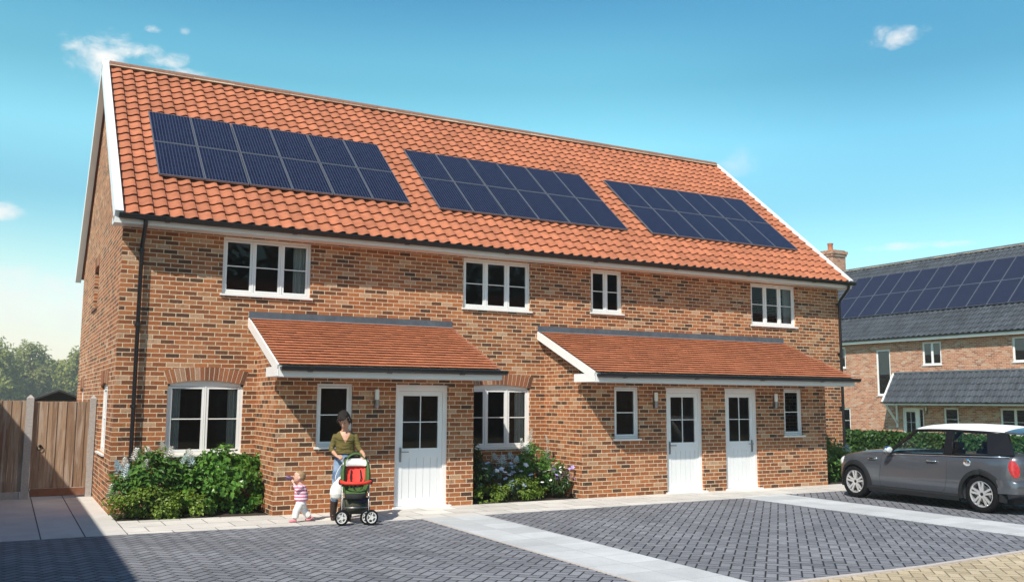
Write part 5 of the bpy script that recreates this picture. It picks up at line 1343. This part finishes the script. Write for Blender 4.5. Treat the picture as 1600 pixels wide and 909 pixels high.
hand(b, (-.118,-.058,.605), (-.142,-.040,.645), (-.45,.25,.8), (-.5,.8,.1), (.5,.3,.5), .55); hand(b, (-.150,.045,.627), (-.168,.030,.652), (-.5,-.2,.8), (-.5,-.8,.1), (.5,-.3,.5), .55)
LEG = {-1: [(.0,-.04,.30),(-.065,-.045,.17),(-.085,-.045,.05)], 1: [(.01,.04,.30),(.055,.045,.17),(.15,.05,.065)]}
for sy in (-1, 1): b.tube(LEG[sy], [.055,.045,.03], 10)
organic(b, 'body', M['skinbaby'], td, .0055, 2)
b = MB(); b.loft([ell((x,0,z),rx,ry,20) for z, x, rx, ry in ((.335,.005,.104,.102),(.35,.005,.110,.106),(.42,.0,.107,.102),(.50,-.004,.095,.094),(.555,0,.070,.080),(.585,.0,.042,.045))])
for sy in (-1, 1): b.tube([(.0,sy*.06,.545)]+ARM[sy][:1]+[ARM[sy][1], tuple(V(ARM[sy][1])*.25+V(ARM[sy][2])*.75)], [.04,.045,.042,.034], 12)
organic(b, 'cardigan', M['stripes'], td, .007, 2)
b = MB(); b.loft([ell((.005,0,z),rx,ry,18) for z, rx, ry in ((.23,.075,.085),(.28,.085,.092),(.345,.080,.086))])
for sy in (-1, 1): b.tube([LEG[sy][0], tuple((V(LEG[sy][0])+V(LEG[sy][1]))/2), LEG[sy][1], tuple(V(LEG[sy][1])*.15+V(LEG[sy][2])*.85)], [.066,.064,.058,.052], 14)
organic(b, 'trousers', M['whitetrouser'], td, .007, 2)
for sy, (x, y, z, tl_) in ((-1, (-.085,-.045,.025,0)), (1, (.165,.05,.035,.03))):
    b = MB(); b.tube([(x+.03,y,z+tl_),(x-.02,y,z),(x-.075,y,z-.006),(x-.09,y,z-.006)], [.022,.027,.024,.012], 10, flat=.85); organic(b, 'shoe', M['pinkshoe'], td, .006, 1)
b = MB(); b.loft([[tp(rx*math.cos(a)+dx, ry*math.sin(a), z) for a in [2*PI*i/18 for i in range(18)]] for z, rx, ry, dx in ((-.05,.03,.05,.060),(-.01,.055,.076,.040),(.03,.082,.078,.014),(.065,.080,.068,.008),(.096,.035,.032,.01))]); organic(b, 'hair', M['hairbaby'], td, .006, 1)
for sy in (-1, 1):
    e = MB(); e.ball(tp(-.080,sy*.030,.004), (.005,.008,.007), 8, 6); e.build('eye', M['eyes'], td, smooth=True)
cp = root('drinking_cup', (2.60,-2.42,0), 'purple drinking cup held up to the mouth of the toddler', 'cup', rz=-.28)
b = MB(); A0, A1 = V((-.135,0,.665)), V((-.245,0,.705)); b.tube([A0, A0+(A1-A0)*.15, A0+(A1-A0)*.2, A0+(A1-A0)*.95, A1], [.014,.016,.032,.036,.03], 14); b.build('cup_body', M['purple'], cp, angle=50)
for sy in (-1, 1):
    b = MB(); q = A0+(A1-A0)*.3; b.tube([q+V((0,sy*.03,0)), q+V((-.01,sy*.055,.005)), q+V((-.04,sy*.058,.015)), q+V((-.055,sy*.034,.02))], .007, 6); b.build('cup_handle', M['purple'], cp, smooth=True)
t, c = SKYNT, SKYC
t.put(t.n('ShaderNodeBackground').inputs[0], c)
bg = [n for n in t.t.nodes if n.type == 'BACKGROUND'][0]; bg.inputs[1].default_value = SKY_STR
ow = t.n('ShaderNodeOutputWorld'); t.t.links.new(bg.outputs[0], ow.inputs[0])

cd = bpy.data.cameras.new('camera'); cam = bpy.data.objects.new('camera', cd); col.objects.link(cam); scene.camera = cam
a, b, ro = .5024074, .1198791, .0049935
F = V((math.sin(a)*math.cos(b), math.cos(a)*math.cos(b), math.sin(b))); X = V((math.cos(a), -math.sin(a), 0)); U = X.cross(F)
X2 = math.cos(ro)*X + math.sin(ro)*U; U2 = -math.sin(ro)*X + math.cos(ro)*U
mat = Matrix((X2, U2, -F)).transposed().to_4x4(); mat.translation = V((-1.6035068, -17.0057605, 1.9162468))
cam.matrix_world = mat
cd.sensor_width = 36; cd.lens = 1426.124/1600*36; cd.clip_start = .1; cd.clip_end = 3000
cd.dof.use_dof = True; cd.dof.focus_distance = 16.5; cd.dof.aperture_fstop = 2.6
scene.view_settings.view_transform = 'Standard'; scene.view_settings.look = 'None'; scene.view_settings.gamma = 1; scene.view_settings.exposure = EXPO
scene.view_settings.use_curve_mapping = False
scene.render.engine = 'CYCLES'
scene.cycles.max_bounces = 8; scene.cycles.transparent_max_bounces = 16
